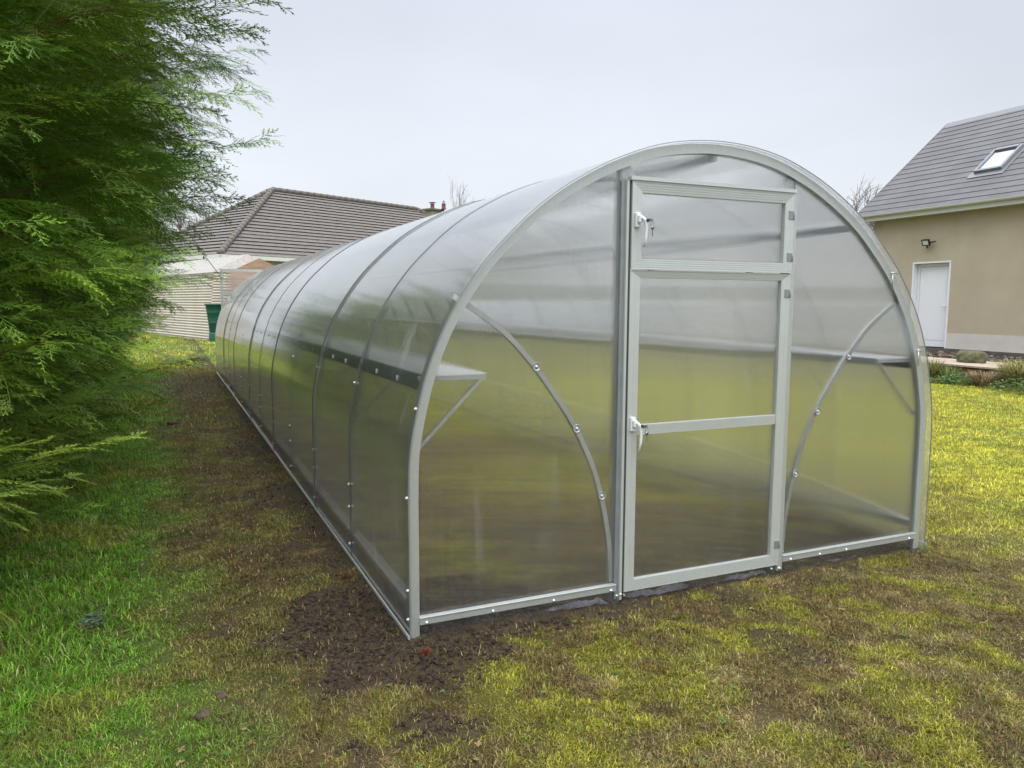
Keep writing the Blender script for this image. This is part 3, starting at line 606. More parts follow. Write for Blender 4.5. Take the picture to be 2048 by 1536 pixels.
# far door, swung right back so its leaf stands left of the opening
FD = empty('far_door', (1.02, LEN+0.04, 0), math.radians(-3)); FD.parent = GH; FD['label'] = 'far end door swung wide open'
rib_frame('door_frame', -0.90, 0.0, 0.06, 1.52, 0.02, 0.05, 0.05, 0.034, 0.05, 2, FD)
rib_frame('window_frame', -0.90, 0.0, 1.524, 1.985, 0.02, 0.05, 0.05, 0.05, 0.04, 2, FD)
mb = MB(); mb.box((-0.86, 0.03, 0.10), (-0.04, 0.034, 1.95)); mb.build('pane', M['poly_front'], FD)
mb = MB(); mb.box((-0.89, 0.0, 1.80), (-0.87, 0.02, 1.86)); mb.tube([(-0.88, -0.01, 1.83), (-0.80, -0.02, 1.83)], 0.008, 8); mb.build('handle', M['white_plastic'], FD)

# ------------------------------------------------------------------ conifer hedge: individual leylandii
def template_plume(seed, length=1.0, dens=1.0):
    r = np.random.default_rng(seed); T = []; C = []; W = []
    def rib(p, q, w, nrm_, col):
        d = q-p; l = np.linalg.norm(d)
        if l < 1e-6: return
        s = np.cross(d/l, nrm_); s /= max(np.linalg.norm(s), 1e-6)
        T.append([p-s*w*0.5, p+s*w*0.5, q]); C.append(col)
    def stem(p, q, w0, w1, nrm_, col):
        d = q-p; l = np.linalg.norm(d); s = np.cross(d/max(l, 1e-6), nrm_); s /= max(np.linalg.norm(s), 1e-6)
        a, b, c, e = p-s*w0/2, p+s*w0/2, q+s*w1/2, q-s*w1/2; T.append([a, b, c]); C.append(col); T.append([a, c, e]); C.append(col)
    npts = 15; sag = r.uniform(-0.05, 0.16); tw = r.uniform(-0.18, 0.18)
    ax = [np.array([t*length, tw*t*t*length, (0.10*t - sag*t*t + 0.05*math.sin(t*5+seed))*length]) for t in np.linspace(0, 1, npts)]
    bark = 2.0; 
    for i in range(npts-1): stem(ax[i], ax[i+1], 0.010*(1-i/npts)+0.002, 0.010*(1-(i+1)/npts)+0.002, np.array([0.2, 0.3, 1.]), bark if i < 8 else 1.0)
    nsp = int(24*dens)
    for k in range(nsp):
        t = 0.06 + 0.94*k/nsp + r.uniform(-.01, .01); i = min(int(t*(npts-1)), npts-2); f = t*(npts-1)-i; p = ax[i]*(1-f)+ax[i+1]*f
        side = 1 if k % 2 else -1; ls = (0.34*(1-t)**0.7+0.07)*r.uniform(0.7, 1.2)
        ang = side*(0.72-0.25*t)*r.uniform(0.8, 1.2); drp = r.uniform(-0.5, 0.35)
        d = np.array([math.cos(ang), math.sin(ang), drp]); d /= np.linalg.norm(d); pn = np.array([r.uniform(-.5, .5), -d[2]*1.0+r.uniform(-.5, .5), 1.0]); pn -= d*pn.dot(d); pn /= np.linalg.norm(pn)
        sd_ = np.cross(pn, d); q0 = p; ns_ = 5; prev = p
        pts = [p + d*ls*u + np.array([0, 0, -0.22*ls*u*u]) for u in np.linspace(0, 1, ns_+1)]
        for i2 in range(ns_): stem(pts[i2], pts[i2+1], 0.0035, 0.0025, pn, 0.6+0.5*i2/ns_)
        nt_ = max(int(ls/0.020), 4)
        for j in range(nt_):
            u = (j+0.7)/nt_; ii = min(int(u*ns_), ns_-1); ff = u*ns_-ii; b = pts[ii]*(1-ff)+pts[ii+1]*ff
            s2 = 1 if j % 2 else -1; lt = (0.085*(1-u)+0.020)*r.uniform(0.7, 1.25)*(0.6+ls)
            a2 = 0.62*r.uniform(0.8, 1.2); e_ = d*math.cos(a2)+sd_*s2*math.sin(a2)+np.array([0, 0, -0.15]); e_ /= np.linalg.norm(e_); tip = b+e_*lt
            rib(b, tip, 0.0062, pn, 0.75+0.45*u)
            s3 = np.cross(pn, e_)
            for m_ in range(3 if lt > 0.03 else 1):
                v_ = 0.3+0.25*m_; c_ = b+e_*lt*v_
                for sg in (-1, 1):
                    e3 = e_*0.82+s3*sg*0.57; rib(c_, c_+e3*lt*0.52*(1.15-v_), 0.0056, pn, 0.85+0.4*u)
    return np.array(T), np.array(C)
PL = [template_plume(11+i, 1.0) for i in range(3)] + [template_plume(31, 0.8, 0.8)]
def crown_mesh(name, seed, R, H, count, low=0.35, extra=None, branches_col=(0.16, 0.075, 0.045)):
    r = np.random.default_rng(seed); Vs = []; Cs = []
    for k in range(count):
        z = low + (H-low)*r.random()**0.95; t = (z-low)/(H-low)
        prof = R*(0.70+0.46*math.sin(min(t*4.0, 1.57)))*(1-0.55*max(t-0.5, 0)**1.3*2)*min(1, (1.02-t)*5)
        a = r.uniform(0, 2*math.pi); depth = r.random()**1.6
        lump = 0.86+0.28*float(vnoise(np.array([a*2.2+seed]), np.array([z*1.7]))[0])
        ro = max(prof*lump - depth*0.95 + (0.50+0.35*(z > 2.4))*(r.random() < 0.24)*r.random(), 0.05)
        T, C = PL[r.integers(0, 4)]
        sc = r.uniform(0.65, 1.15)
        el = r.normal(0.08, 0.22) + (0.3 if t > 0.85 else 0); yaw = a + r.normal(0, 0.35)
        dx = np.array([math.cos(yaw)*math.cos(el), math.sin(yaw)*math.cos(el), math.sin(el)]); up = np.array([r.normal(0, 0.35), r.normal(0, 0.35), 1.0])
        yv = np.cross(up, dx); yv /= np.linalg.norm(yv); zv = np.cross(dx, yv)
        org = np.array([math.cos(a)*(ro-0.75*sc), math.sin(a)*(ro-0.75*sc), z-0.75*sc*math.sin(el)])
        Vp = (T.reshape(-1, 3)*sc) @ np.stack([dx, yv, zv]) + org
        hue = r.random(); c0 = np.array([0.084, 0.180, 0.024])*(1-hue)+np.array([0.17, 0.26, 0.028])*hue; c0 = c0*(0.58+1.45*r.random()**1.5)
        if r.random() < 0.10: c0 = c0*0.5+np.array([0.06, 0.085, 0.03])
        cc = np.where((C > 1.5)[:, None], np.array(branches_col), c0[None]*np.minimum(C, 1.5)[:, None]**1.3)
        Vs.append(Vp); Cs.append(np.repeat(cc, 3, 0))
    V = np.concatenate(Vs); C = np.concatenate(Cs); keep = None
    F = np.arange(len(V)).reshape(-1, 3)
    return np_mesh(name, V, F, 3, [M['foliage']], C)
M['foliage'] = mat('conifer_foliage', rough=0.5, spec=0.22, attr=True, trans=0.18)
M['bark'] = mat('conifer_bark', (0.14, 0.085, 0.06), 0.9, noise=(12, 0.8, (0.07, 0.05, 0.04), (1, 1, 0.15)), bump=(20, 0.8, 0.02))
def trunk_mesh(H, r0, seed, fill_R):
    mb = MB(); rr = random.Random(seed); n = 10
    mb.tube([(rr.uniform(-.04, .04)*i, rr.uniform(-.04, .04)*i, H*i/n-0.1) for i in range(n+1)], [r0*(1-0.9*i/n) for i in range(n+1)], 10)
    for k in range(46):
        z = 0.35+(H*0.9-0.35)*k/46; a = rr.uniform(0, 6.28); l = fill_R*(1-0.5*z/H)*rr.uniform(0.6, 0.9)
        mb.tube([(0, 0, z), (math.cos(a)*l*0.5, math.sin(a)*l*0.5, z+l*0.12), (math.cos(a)*l, math.sin(a)*l, z+l*0.16)], [0.028*(1-z/H)+0.008, 0.012, 0.004], 6)
    return mb
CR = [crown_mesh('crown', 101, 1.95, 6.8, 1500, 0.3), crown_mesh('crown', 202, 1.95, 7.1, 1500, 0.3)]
TRK = trunk_mesh(6.4, 0.13, 5, 1.4)
labels = ['nearest tall green conifer, cut by the left edge of the photo', 'second conifer of the hedge behind the nearest one', 'third conifer of the hedge, between the nearer pair and the farther ones',
          'fourth conifer from the camera along the hedge', 'fifth conifer from the camera along the hedge', 'sixth conifer along the hedge, second from its far end', 'farthest conifer, at the end of the hedge beside the corrugated shed']
spots = [(-2.9, 1.55, 0.4, 1.0, 0), (-2.68, 3.5, 2.1, 1.0, 1), (-2.85, 5.6, 4.0, 0.95, 0), (-3.05, 7.6, 5.3, 1.0, 1), (-2.95, 9.6, 1.2, 0.95, 0), (-2.95, 11.7, 3.3, 0.92, 1), (-2.9, 13.7, 0.9, 0.88, 0)]
tr_me = None
for i, (x, y, rz, sc, k) in enumerate(spots):
    t = empty('conifer_tree', (x, y, 0), rz); t.scale = (sc, sc, sc)
    tag(t, labels[i], 'tree', 'conifers in the hedge on the left')
    link('crown', CR[k], t)
    if tr_me is None: tr_me = TRK.build('trunk', M['bark'], t).data
    else: link('trunk', tr_me, t)
    if i == 0: T0 = t
# low pale-green branches reaching out of the nearest conifer over the grass
def low_branch(p0, p1, sc, seed, col):
    T, C = PL[seed % 4]; p0 = np.array(p0, float); p1 = np.array(p1, float); dx = (p1-p0)/np.linalg.norm(p1-p0); yv = np.cross([0.25, 0.1, 1], dx); yv /= np.linalg.norm(yv); zv = np.cross(dx, yv); l = np.linalg.norm(p1-p0)
    V = (T.reshape(-1, 3)*l*np.array([1, sc, sc])) @ np.stack([dx, yv, zv]) + p0
    cc = np.where((C > 1.5)[:, None], np.array([0.30, 0.12, 0.05]), np.array(col)[None]*np.minimum(C, 1.5)[:, None])
    F = np.arange(len(V)).reshape(-1, 3); o = link('low_branch', np_mesh('low_branch', V, F, 3, [M['foliage']], np.repeat(cc, 3, 0)))
    o.parent = T0; o.matrix_parent_inverse = (Matrix.Translation(T0.location) @ Matrix.Rotation(T0.rotation_euler.z, 4, 'Z')).inverted()
    return o
def at(px, py, y):
    d = _f + _r*((px-1024)/1530.739) - _u*((py-768)/1530.739); t = (y-CP.y)/d.y; return CP + d*t
PALE = (0.24, 0.33, 0.045)
for (a, b, sd_, c) in [((-60, 960, 0.1), (305, 882, 0.35), 1, PALE), ((-80, 935, 0.1), (130, 862, 0.2), 2, PALE), ((-60, 990, 0.0), (205, 965, 0.25), 0, (0.2, 0.3, 0.05)), ((-120, 975, -0.1), (110, 1030, 0.05), 3, PALE), ((-90, 1010, -0.1), (60, 1070, 0.0), 1, (0.26, 0.34, 0.05)), ((-60, 1190, -0.5), (85, 1300, -0.45), 2, (0.26, 0.34, 0.06))]:
    low_branch(at(*a), at(*b), 0.62, sd_, c)

# ------------------------------------------------------------------ tile roofs
def tiled_plane(mb, O, A, U, la0, la1, lb0, lb1, n, th, lip_mi=1, inset=0.35):
    """courses from eave to ridge. O origin at eave, A unit along eave, U unit up slope, Nn normal; la(t) limits vary linearly"""
    Nn = A.cross(U).normalized()
    if Nn.z < 0: Nn = -Nn
    for i in range(n):
        t0, t1 = i/n, (i+1)/n; a0 = la0+(lb0-la0)*t0; a1 = la1+(lb1-la1)*t0; c0 = la0+(lb0-la0)*t1; c1 = la1+(lb1-la1)*t1; Ls = SL
        p = [O+A*a0+U*Ls*t0+Nn*th, O+A*a1+U*Ls*t0+Nn*th, O+A*c1+U*(Ls*t1+0.02)+Nn*0.0, O+A*c0+U*(Ls*t1+0.02)+Nn*0.0]
        q = [O+A*a0+U*(Ls*t0+th*inset)-Nn*th*0.3, O+A*a1+U*(Ls*t0+th*inset)-Nn*th*0.3]
        mb.add(p, [(0, 1, 2, 3)], 0); mb.add([p[0], p[1], q[1], q[0]], [(0, 3, 2, 1)], lip_mi)
        mb.add([p[0], q[0], p[3]], [(0, 1, 2)], 0); mb.add([p[1], q[1], p[2]], [(0, 2, 1)], 0)

# ------------------------------------------------------------------ right house
V3 = lambda a, z=0.0: Vector((float(a[0]), float(a[1]), z))
d3 = Vector((HD[0], HD[1], 0)); n3 = Vector((HN[0], HN[1], 0)); P0 = Vector((HP[0], HP[1], HZ)); UP = Vector((0, 0, 1))
def hp(s, off, z): return P0 + d3*s + n3*off + Vector((0, 0, z-HZ))
HS = empty('house', hp(-5, 0, 0.33)); 
tag(HS, 'beige rendered house with slate roof, skylight and white door', 'house')
def hbuild(mb, name, mats, parent=None, bevel=0.0, top=HS, link_to=None):
    o = mb.build(name, mats, None, bevel); o.parent = parent or top
    o.matrix_parent_inverse = Matrix.Translation(top.location).inverted() if parent is None else Matrix.Identity(4)
    if parent is not None: o.matrix_parent_inverse = (Matrix.Translation(top.location)).inverted() @ Matrix.Identity(4); 
    return o
M['render'] = mat('beige_render', (0.43, 0.375, 0.275), 0.95, spec=0.1, noise=(1.1, 0.8, (0.50, 0.445, 0.335)), bump=(160, 0.25, 0.01))
M['plinth'] = mat('pale_plinth', (0.60, 0.57, 0.52), 0.9, noise=(2.5, 0.6, (0.50, 0.47, 0.42)))
M['upvc'] = mat('white_upvc', (0.78, 0.80, 0.83), 0.35)
M['slate'] = mat('fibre_slate', (0.095, 0.094, 0.106), 0.65, noise=(1.6, 0.8, (0.135, 0.133, 0.147)), bump=(40, 0.15, 0.01))
M['slate_edge'] = mat('slate_edge', (0.03, 0.03, 0.035), 0.8)
M['gutter'] = mat('pale_fascia', (0.62, 0.64, 0.58), 0.4)
M['ridge_pale'] = mat('grey_ridge', (0.20, 0.21, 0.23), 0.6)
M['glass_dark'] = mat('window_glass', (0.35, 0.38, 0.42), 0.03, 0.9)
M['black'] = mat('black_metal', (0.015, 0.015, 0.016), 0.45)
M['concrete'] = mat('dark_damp_concrete', (0.075, 0.065, 0.062), 0.9, noise=(3, 0.9, (0.14, 0.12, 0.11)), bump=(20, 0.5, 0.02))
HDEP = 6.4
SL_ = None
def boxh(mb, s0, s1, o0, o1, z0, z1, mi=0):
    c = [hp(s, o, z) for z in (z0, z1) for s, o in ((s0, o0), (s1, o0), (s1, o1), (s0, o1))]
    mb.add(c, [(0,3,2,1),(4,5,6,7),(0,1,5,4),(1,2,6,5),(2,3,7,6),(3,0,4,7)], mi)
mb = MB()    # walls with the door opening left out of the near wall
boxh(mb, 1.06, 2.35, 0, 0.3, 0.69, 3.6); boxh(mb, -12, 0.0, 0, 0.3, 0.69, 3.6); boxh(mb, 0.0, 1.06, 0, 0.3, 2.40, 3.6)
boxh(mb, 2.05, 2.345, 0.3, HDEP, 0.3, 3.6); boxh(mb, -12, 2.04, HDEP-0.3, HDEP, 0.3, 3.6); boxh(mb, -12, -11.7, 0.3, HDEP-.3, 0.3, 3.6)
g0 = [hp(2.05, 0, 3.601), hp(2.05, HDEP, 3.601), hp(2.05, HDEP/2, 6.1), hp(2.345, 0, 3.601), hp(2.345, HDEP, 3.601), hp(2.345, HDEP/2, 6.1)]
mb.add(g0, [(0, 1, 2), (5, 4, 3), (0, 3, 4, 1), (1, 4, 5, 2), (2, 5, 3, 0)])
walls = hbuild(mb, 'wall', M['render'])
mb = MB(); boxh(mb, 1.06, 2.36, -0.015, 0.28, 0.33, 0.69); boxh(mb, -12, 0.0, -0.015, 0.28, 0.33, 0.69); hbuild(mb, 'plinth', M['plinth'])
mb = MB(); boxh(mb, -12, 2.5, -0.06, 0.25, -0.2, 0.33); hbuild(mb, 'foundation', M['concrete'])
# door
DR = empty('door'); DR.parent = HS; DR.location = (0, 0, 0)
def sub(mb, name, m_, bevel=0.0):
    o = mb.build(name, m_, None, bevel); o.parent = DR; o.matrix_parent_inverse = Matrix.Translation(HS.location).inverted(); return o
mb = MB(); boxh(mb, 0.0, 0.035, -0.02, 0.16, 0.33, 2.40); boxh(mb, 1.025, 1.06, -0.02, 0.16, 0.33, 2.40); boxh(mb, 0.035, 1.025, -0.02, 0.16, 2.365, 2.40); boxh(mb, 0.0, 1.06, -0.05, 0.16, 0.30, 0.33); sub(mb, 'reveal', M['upvc'])
mb = MB(); boxh(mb, 0.035, 0.10, 0.12, 0.18, 0.34, 2.36); boxh(mb, 0.96, 1.025, 0.12, 0.18, 0.34, 2.36); boxh(mb, 0.10, 0.96, 0.12, 0.18, 2.29, 2.36); boxh(mb, 0.10, 0.96, 0.12, 0.18, 0.34, 0.40); sub(mb, 'door_frame', M['upvc'], 0.006)
mb = MB(); boxh(mb, 0.105, 0.955, 0.135, 0.18, 0.405, 2.285); boxh(mb, 0.19, 0.87, 0.128, 0.14, 0.50, 2.19); sub(mb, 'door_leaf', M['upvc'], 0.006)
mb = MB(); mb.tube([hp(0.145, 0.13, 1.33), hp(0.145, 0.075, 1.33), hp(0.27, 0.07, 1.33)], 0.012, 8); boxh(mb, 0.125, 0.165, 0.122, 0.136, 1.24, 1.42); sub(mb, 'handle', M['upvc'])
# roof
RC = hp(2.75, -0.3, 3.64); rise = 2.69; run = 3.187; SL = math.hypot(rise, run); Us = (n3*run + UP*rise).normalized(); Us2 = (-n3*run + UP*rise).normalized()
mb = MB(); tiled_plane(mb, hp(-12.3, -0.3, 3.64), d3, Us, 0, 15.05, 0, 15.05, 18, 0.012)
tiled_plane(mb, hp(-12.3, -0.3+2*run, 3.64), d3, Us2, 0, 15.05, 0, 15.05, 18, 0.012)
roof = hbuild(mb, 'roof', [M['slate'], M['slate_edge']])
# vertical joints between the slates
t = M['slate'].node_tree
mb = MB(); rt = hp(-12.3, -0.3+run, 3.64+rise)
mb.sweep([(-0.13, -0.10), (0, 0.035), (0.13, -0.10), (0.11, -0.12), (0, 0.0), (-0.11, -0.12)], [rt, rt+d3*15.06], [(n3, UP)]*2); hbuild(mb, 'ridge_tiles', M['ridge_pale'])
mb = MB(); vs = []
mb.beam(hp(2.77, -0.32, 3.60), hp(2.77, -0.3+run, 3.63+rise), 0.03, 0.06, (0, 0, 1)); mb.beam(hp(2.77, -0.28+2*run, 3.60), hp(2.77, -0.3+run, 3.632+rise), 0.029, 0.06, (0, 0, 1)); hbuild(mb, 'verge', M['ridge_pale'])
mb = MB(); boxh(mb, -12.3, 2.76, -0.31, -0.285, 3.50, 3.66); boxh(mb, -12.3, 2.76, -0.285, 0.0, 3.515, 3.53); boxh(mb, 2.36, 2.75, -0.284, 0.02, 3.5301, 3.60)
hbuild(mb, 'fascia', M['gutter'])
mb = MB(); pr = [(0.055*math.cos(a), 0.055*math.sin(a)) for a in np.linspace(math.pi, 2*math.pi, 9)] + [(0.050*math.cos(a), 0.050*math.sin(a)) for a in np.linspace(2*math.pi, math.pi, 9)]
mb.sweep(pr, [hp(-12.3, -0.37, 3.655), hp(2.79, -0.37, 3.655)], [(n3, UP)]*2); hbuild(mb, 'gutter', M['gutter'])
mb = MB(); mb.tube([hp(2.42, -0.37, 3.62), hp(2.42, -0.30, 3.50), hp(2.42, -0.07, 3.36), hp(2.42, -0.06, 3.2), hp(2.42, -0.06, 0.35)], 0.038, 10); hbuild(mb, 'downpipe', M['gutter'])
# roof window
def rp(a, u, h): return RC + d3*a + Us*u + Us.cross(d3).normalized()*(h if Us.cross(d3).z > 0 else -h)
RW = empty('roof_window'); RW.parent = HS
def boxr(mb, a0, a1, u0, u1, h0, h1, mi=0):
    c = [rp(a, u, h) for h in (h0, h1) for a, u in ((a0, u0), (a1, u0), (a1, u1), (a0, u1))]; mb.add(c, [(0,3,2,1),(4,5,6,7),(0,1,5,4),(1,2,6,5),(2,3,7,6),(3,0,4,7)], mi)
def sub2(mb, name, m_, bevel=0.0):
    o = mb.build(name, m_, None, bevel); o.parent = RW; o.matrix_parent_inverse = Matrix.Translation(HS.location).inverted(); return o
M['flash'] = mat('grey_flashing', (0.20, 0.215, 0.235), 0.45, 0.4)
a0, a1, u0, u1 = -3.39, -2.69, 1.22, 2.10
mb = MB(); boxr(mb, a0, a0+.065, u0, u1, 0.0, 0.10); boxr(mb, a1-.065, a1, u0, u1, 0.0, 0.10); boxr(mb, a0+.065, a1-.065, u0, u0+.07, 0.0, 0.095); boxr(mb, a0+.065, a1-.065, u1-.09, u1, 0.0, 0.115); sub2(mb, 'frame', M['flash'], 0.004)
mb = MB(); boxr(mb, a0+.066, a1-.066, u0+.071, u1-.091, 0.03, 0.07); sub2(mb, 'pane', M['glass_dark'])
mb = MB(); boxr(mb, a0-.10, a1+.10, u0-.16, u0-0.002, 0.016, 0.026); boxr(mb, a0-.09, a0-.002, u0, u1+.1, 0.016, 0.024); boxr(mb, a1+.002, a1+.09, u0, u1+.1, 0.016, 0.024); sub2(mb, 'flashing', M['flash'])
# floodlight on the wall
FL = empty('floodlight', hp(0.61, -0.02, 2.85)); tag(FL, 'small black floodlight on the beige wall above the white door', 'light')
def sub3(mb, name, m_):
    o = mb.build(name, m_); o.parent = FL; o.matrix_parent_inverse = Matrix.Translation(FL.location).inverted(); return o
c0 = hp(0.63, -0.13, 2.86); ax_u = (UP*0.92 + n3*-0.38).normalized(); ax_n = d3.cross(ax_u).normalized()
mb = MB()
for sa, sb, la, lb in ((-0.11, 0.09, 0, 0),):
    def fb(a0, a1, b0, b1, c_0, c_1): mb.add([c0+d3*a+ax_u*b+ax_n*c for c in (c_0, c_1) for a, b in ((a0, b0), (a1, b0), (a1, b1), (a0, b1))], [(0,3,2,1),(4,5,6,7),(0,1,5,4),(1,2,6,5),(2,3,7,6),(3,0,4,7)])
    fb(-.10, .10, -.075, -.055, -.02, .03); fb(-.10, .10, .055, .075, -.02, .03); fb(-.10, -.08, -.055, .055, -.02, .03); fb(.08, .10, -.055, .055, -.02, .03); fb(-.078, .078, -.053, .053, .0, .02)
sub3(mb, 'housing', M['black'])
mb = MB(); mb.add([c0+d3*a+ax_u*b-ax_n*0.012 for a, b in ((-.079, -.054), (.079, -.054), (.079, .054), (-.079, .054))], [(0, 1, 2, 3)]); mb.add([c0+d3*a+ax_u*b+ax_n*0.034 for a, b in ((-.079, -.054), (.079, -.054), (.079, .054), (-.079, .054))], [(0, 1, 2, 3)]); sub3(mb, 'lens', M['upvc'])
mb = MB(); mb.tube([hp(0.63, 0, 2.80), hp(0.63, -0.1, 2.80)], 0.014, 8); mb.tube([hp(0.52, -0.1, 2.86), hp(0.40, -0.08, 2.87)], 0.016, 8); mb.tube([hp(0.60, -0.11, 2.78), hp(0.60, -0.11, 2.72)], 0.02, 8); sub3(mb, 'bracket', M['black'])

# ---- raised border in front of the right house
M['boards'] = mat('pale_weathered_boards', (0.42, 0.34, 0.27), 0.85, noise=(6, 0.7, (0.30, 0.23, 0.17), (1, 6, 1)))
M['rust'] = mat('rust_brown_edging', (0.20, 0.085, 0.04), 0.9, noise=(4, 0.9, (0.11, 0.07, 0.04)), bump=(12, 0.5, 0.02))
DK = empty('timber_platform', hp(-3.2, -3.4, 0.0)); tag(DK, 'low platform of pale boards with rust brown edge below the house', 'platform')
def sub4(mb, name, m_, bev=0.0):
    o = mb.build(name, m_, None, bev); o.parent = DK; o.matrix_parent_inverse = Matrix.Translation(DK.location).inverted(); return o
for k in range(6):
    mb = MB(); boxh(mb, -4.35+0.02*k, -1.2, -3.85+k*0.215, -3.85+k*0.215+0.205, 0.265, 0.30-0.003*(k % 2)); sub4(mb, 'board', M['boards'], 0.004)
mb = MB(); boxh(mb, -4.3, -1.25, -3.80, -3.75, -0.1, 0.262); boxh(mb, -4.3, -4.25, -3.75, -2.6, -0.1, 0.262); boxh(mb, -1.3, -1.25, -3.75, -2.6, -0.1, 0.262); boxh(mb, -4.25, -1.3, -2.65, -2.6, -0.1, 0.262); sub4(mb, 'edging', M['rust'])
import bmesh
def rock(name, c, r, seed, m_, sq=(1, 1, 0.5)):
    bm = bmesh.new(); bmesh.ops.create_icosphere(bm, subdivisions=4, radius=1)
    for v in bm.verts:
        n = float(fbm(np.array([v.co.x*1.5+seed]), np.array([v.co.y*1.5+v.co.z*1.3]), 4)[0]); v.co *= (0.7+0.6*n); v.co = Vector((v.co.x*r*sq[0], v.co.y*r*sq[1], max(min(v.co.z, 0.8), -0.6)*r*sq[2]))
    me = bpy.data.meshes.new(name); bm.to_mesh(me); bm.free(); me.materials.append(m_)
    for p in me.polygons: p.use_smooth = True
    return link(name, me, None, c, (0, 0, 0.2))
M['rock'] = mat('mossy_rock', (0.075, 0.07, 0.055), 0.95, noise=(9, 0.9, (0.13, 0.135, 0.05)), bump=(14, 0.9, 0.03))
rk = rock('rock', hp(-3.1, -3.15, 0.37), 0.30, 3, M['rock'], (0.7, 0.9, 0.6)); tag(rk, 'flat mossy grey rock lying on the pale boards', 'rock')
# rubble between platform and house
xx = RNG.uniform(-7, 2.5, 2600); oo = RNG.uniform(-3.9, -0.1, 2600); Pp = np.stack([HP[0]+HD[0]*xx+HN[0]*oo, HP[1]+HD[1]*xx+HN[1]*oo], 1)
kk = ~((xx > -4.4) & (xx < -1.2) & (oo < -2.5)); Pp = Pp[kk]; szs = 0.015+0.06*RNG.random(len(Pp))**3
cols = np.array([0.10, 0.085, 0.07])*RNG.uniform(0.5, 2.2, (len(Pp), 1))
rb = link('rubble', clump_mesh('rubble', np.stack([Pp[:, 0], Pp[:, 1], ground_h(Pp[:, 0], Pp[:, 1])+0.01], 1), szs, M['soil'], cols)); tag(rb, 'loose stones and dry earth along the house foundation', 'rubble', kind='stuff')

# plants of the border: arching grass tussocks, nettle clumps
def tussock(loc, n, h, spread, c1, c2, seed, droop=1.3, wd=0.008):
    r = np.random.default_rng(seed); V = []; C = []; F = []
    for i in range(n):
        a = r.uniform(0, 6.28); rr = spread*0.35*math.sqrt(r.random()); b = np.array([math.cos(a)*rr, math.sin(a)*rr, 0]); a2 = a+r.normal(0, 0.6); hh = h*r.uniform(0.5, 1.1); out_ = spread*r.uniform(0.2, 1.0)
        d = np.array([math.cos(a2), math.sin(a2), 0]); s = np.array([-d[1], d[0], 0])*wd*r.uniform(.6, 1.3); col = np.array(c1)*(1-r.random())+np.array(c2)*r.random(); col *= r.uniform(0.7, 1.3); k0 = len(V)
        for u in np.linspace(0, 1, 5):
            p = b + d*out_*u + np.array([0, 0, 1])*(hh*(2.2*u-droop*u*u)/(2.2-droop*0.85) if droop > 0 else hh*u); ww = 1-u*0.9; V += [p-s*ww, p+s*ww]; C += [col, col]
        for q in range(4): F += [(k0+2*q, k0+2*q+1, k0+2*q+3), (k0+2*q, k0+2*q+3, k0+2*q+2)]
    return np_mesh('grass_tussock', np.array(V), np.array(F), 3, [M['blade']], np.array(C))
def leafy(n, h, spread, c1, c2, seed, lf=0.05):
    r = np.random.default_rng(seed); V = []; C = []; F = []
    for i in range(n):
        a = r.uniform(0, 6.28); rr = spread*math.sqrt(r.random()); z = h*r.uniform(0.1, 1.0)*(1-0.6*(rr/spread)**2); p = np.array([math.cos(a)*rr, math.sin(a)*rr, z]); b = r.uniform(0, 6.28); d = np.array([math.cos(b), math.sin(b), r.uniform(-.5, .3)]); d /= np.linalg.norm(d)
        s = np.array([-d[1], d[0], r.uniform(-.3, .3)]); l = lf*r.uniform(.6, 1.4); c = (np.array(c1) if r.random() < .6 else np.array(c2))*r.uniform(.7, 1.35); k0 = len(V)
        V += [p, p+d*l*.45+s*l*.28, p+d*l, p+d*l*.45-s*l*.28]; C += [c]*4; F += [(k0, k0+1, k0+2), (k0, k0+2, k0+3)]
    return np_mesh('leafy_weed', np.array(V), np.array(F), 3, [M['blade']], np.array(C))
GP = 'plants growing along the lawn edge of the border'
def place(me, name, s, o, label, cat, z=0.0):
    q = hp(s, o, z); ob = link(name, me, None, q); tag(ob, label, cat, GP); return ob
place(tussock(None, 900, 0.52, 0.50, (0.40, 0.34, 0.16), (0.22, 0.26, 0.08), 1), 'grass_tussock', -4.62, -3.95, 'big arching straw and green grass tussock at the right edge of the border', 'plant')
place(tussock(None, 520, 0.30, 0.34, (0.36, 0.31, 0.20), (0.30, 0.22, 0.12), 2), 'grass_tussock', -4.28, -4.3, 'brown drooping tussock beside the big straw coloured one', 'plant')
place(tussock(None, 520, 0.40, 0.32, (0.16, 0.20, 0.06), (0.28, 0.25, 0.11), 3, 0.5), 'grass_tussock', -3.12, -4.2, 'olive and brown upright tussock next to the greenhouse edge', 'plant')
place(tussock(None, 260, 0.30, 0.28, (0.14, 0.24, 0.06), (0.22, 0.26, 0.08), 4, 0.4), 'grass_tussock', -3.42, -4.1, 'fresh green upright tussock in front of the rust brown edging', 'plant')
place(tussock(None, 500, 0.42, 0.42, (0.24, 0.27, 0.10), (0.36, 0.32, 0.15), 5), 'grass_tussock', -4.95, -3.4, 'tall pale green tussock behind the big straw one, cut by the photo edge', 'plant')
place(leafy(900, 0.22, 0.42, (0.08, 0.16, 0.05), (0.15, 0.25, 0.09), 6), 'leafy_weed', -3.85, -4.2, 'low bushy dark green weed between two tussocks', 'plant')
place(leafy(1100, 0.24, 0.5, (0.09, 0.17, 0.05), (0.18, 0.26, 0.09), 7), 'leafy_weed', -5.0, -4.45, 'low spreading bright green weed at the right edge of the photo', 'plant')
place(leafy(500, 0.13, 0.3, (0.11, 0.18, 0.05), (0.2, 0.26, 0.08), 8), 'leafy_weed', -3.5, -4.42, 'small green weed at the foot of the fresh green tussock', 'plant')
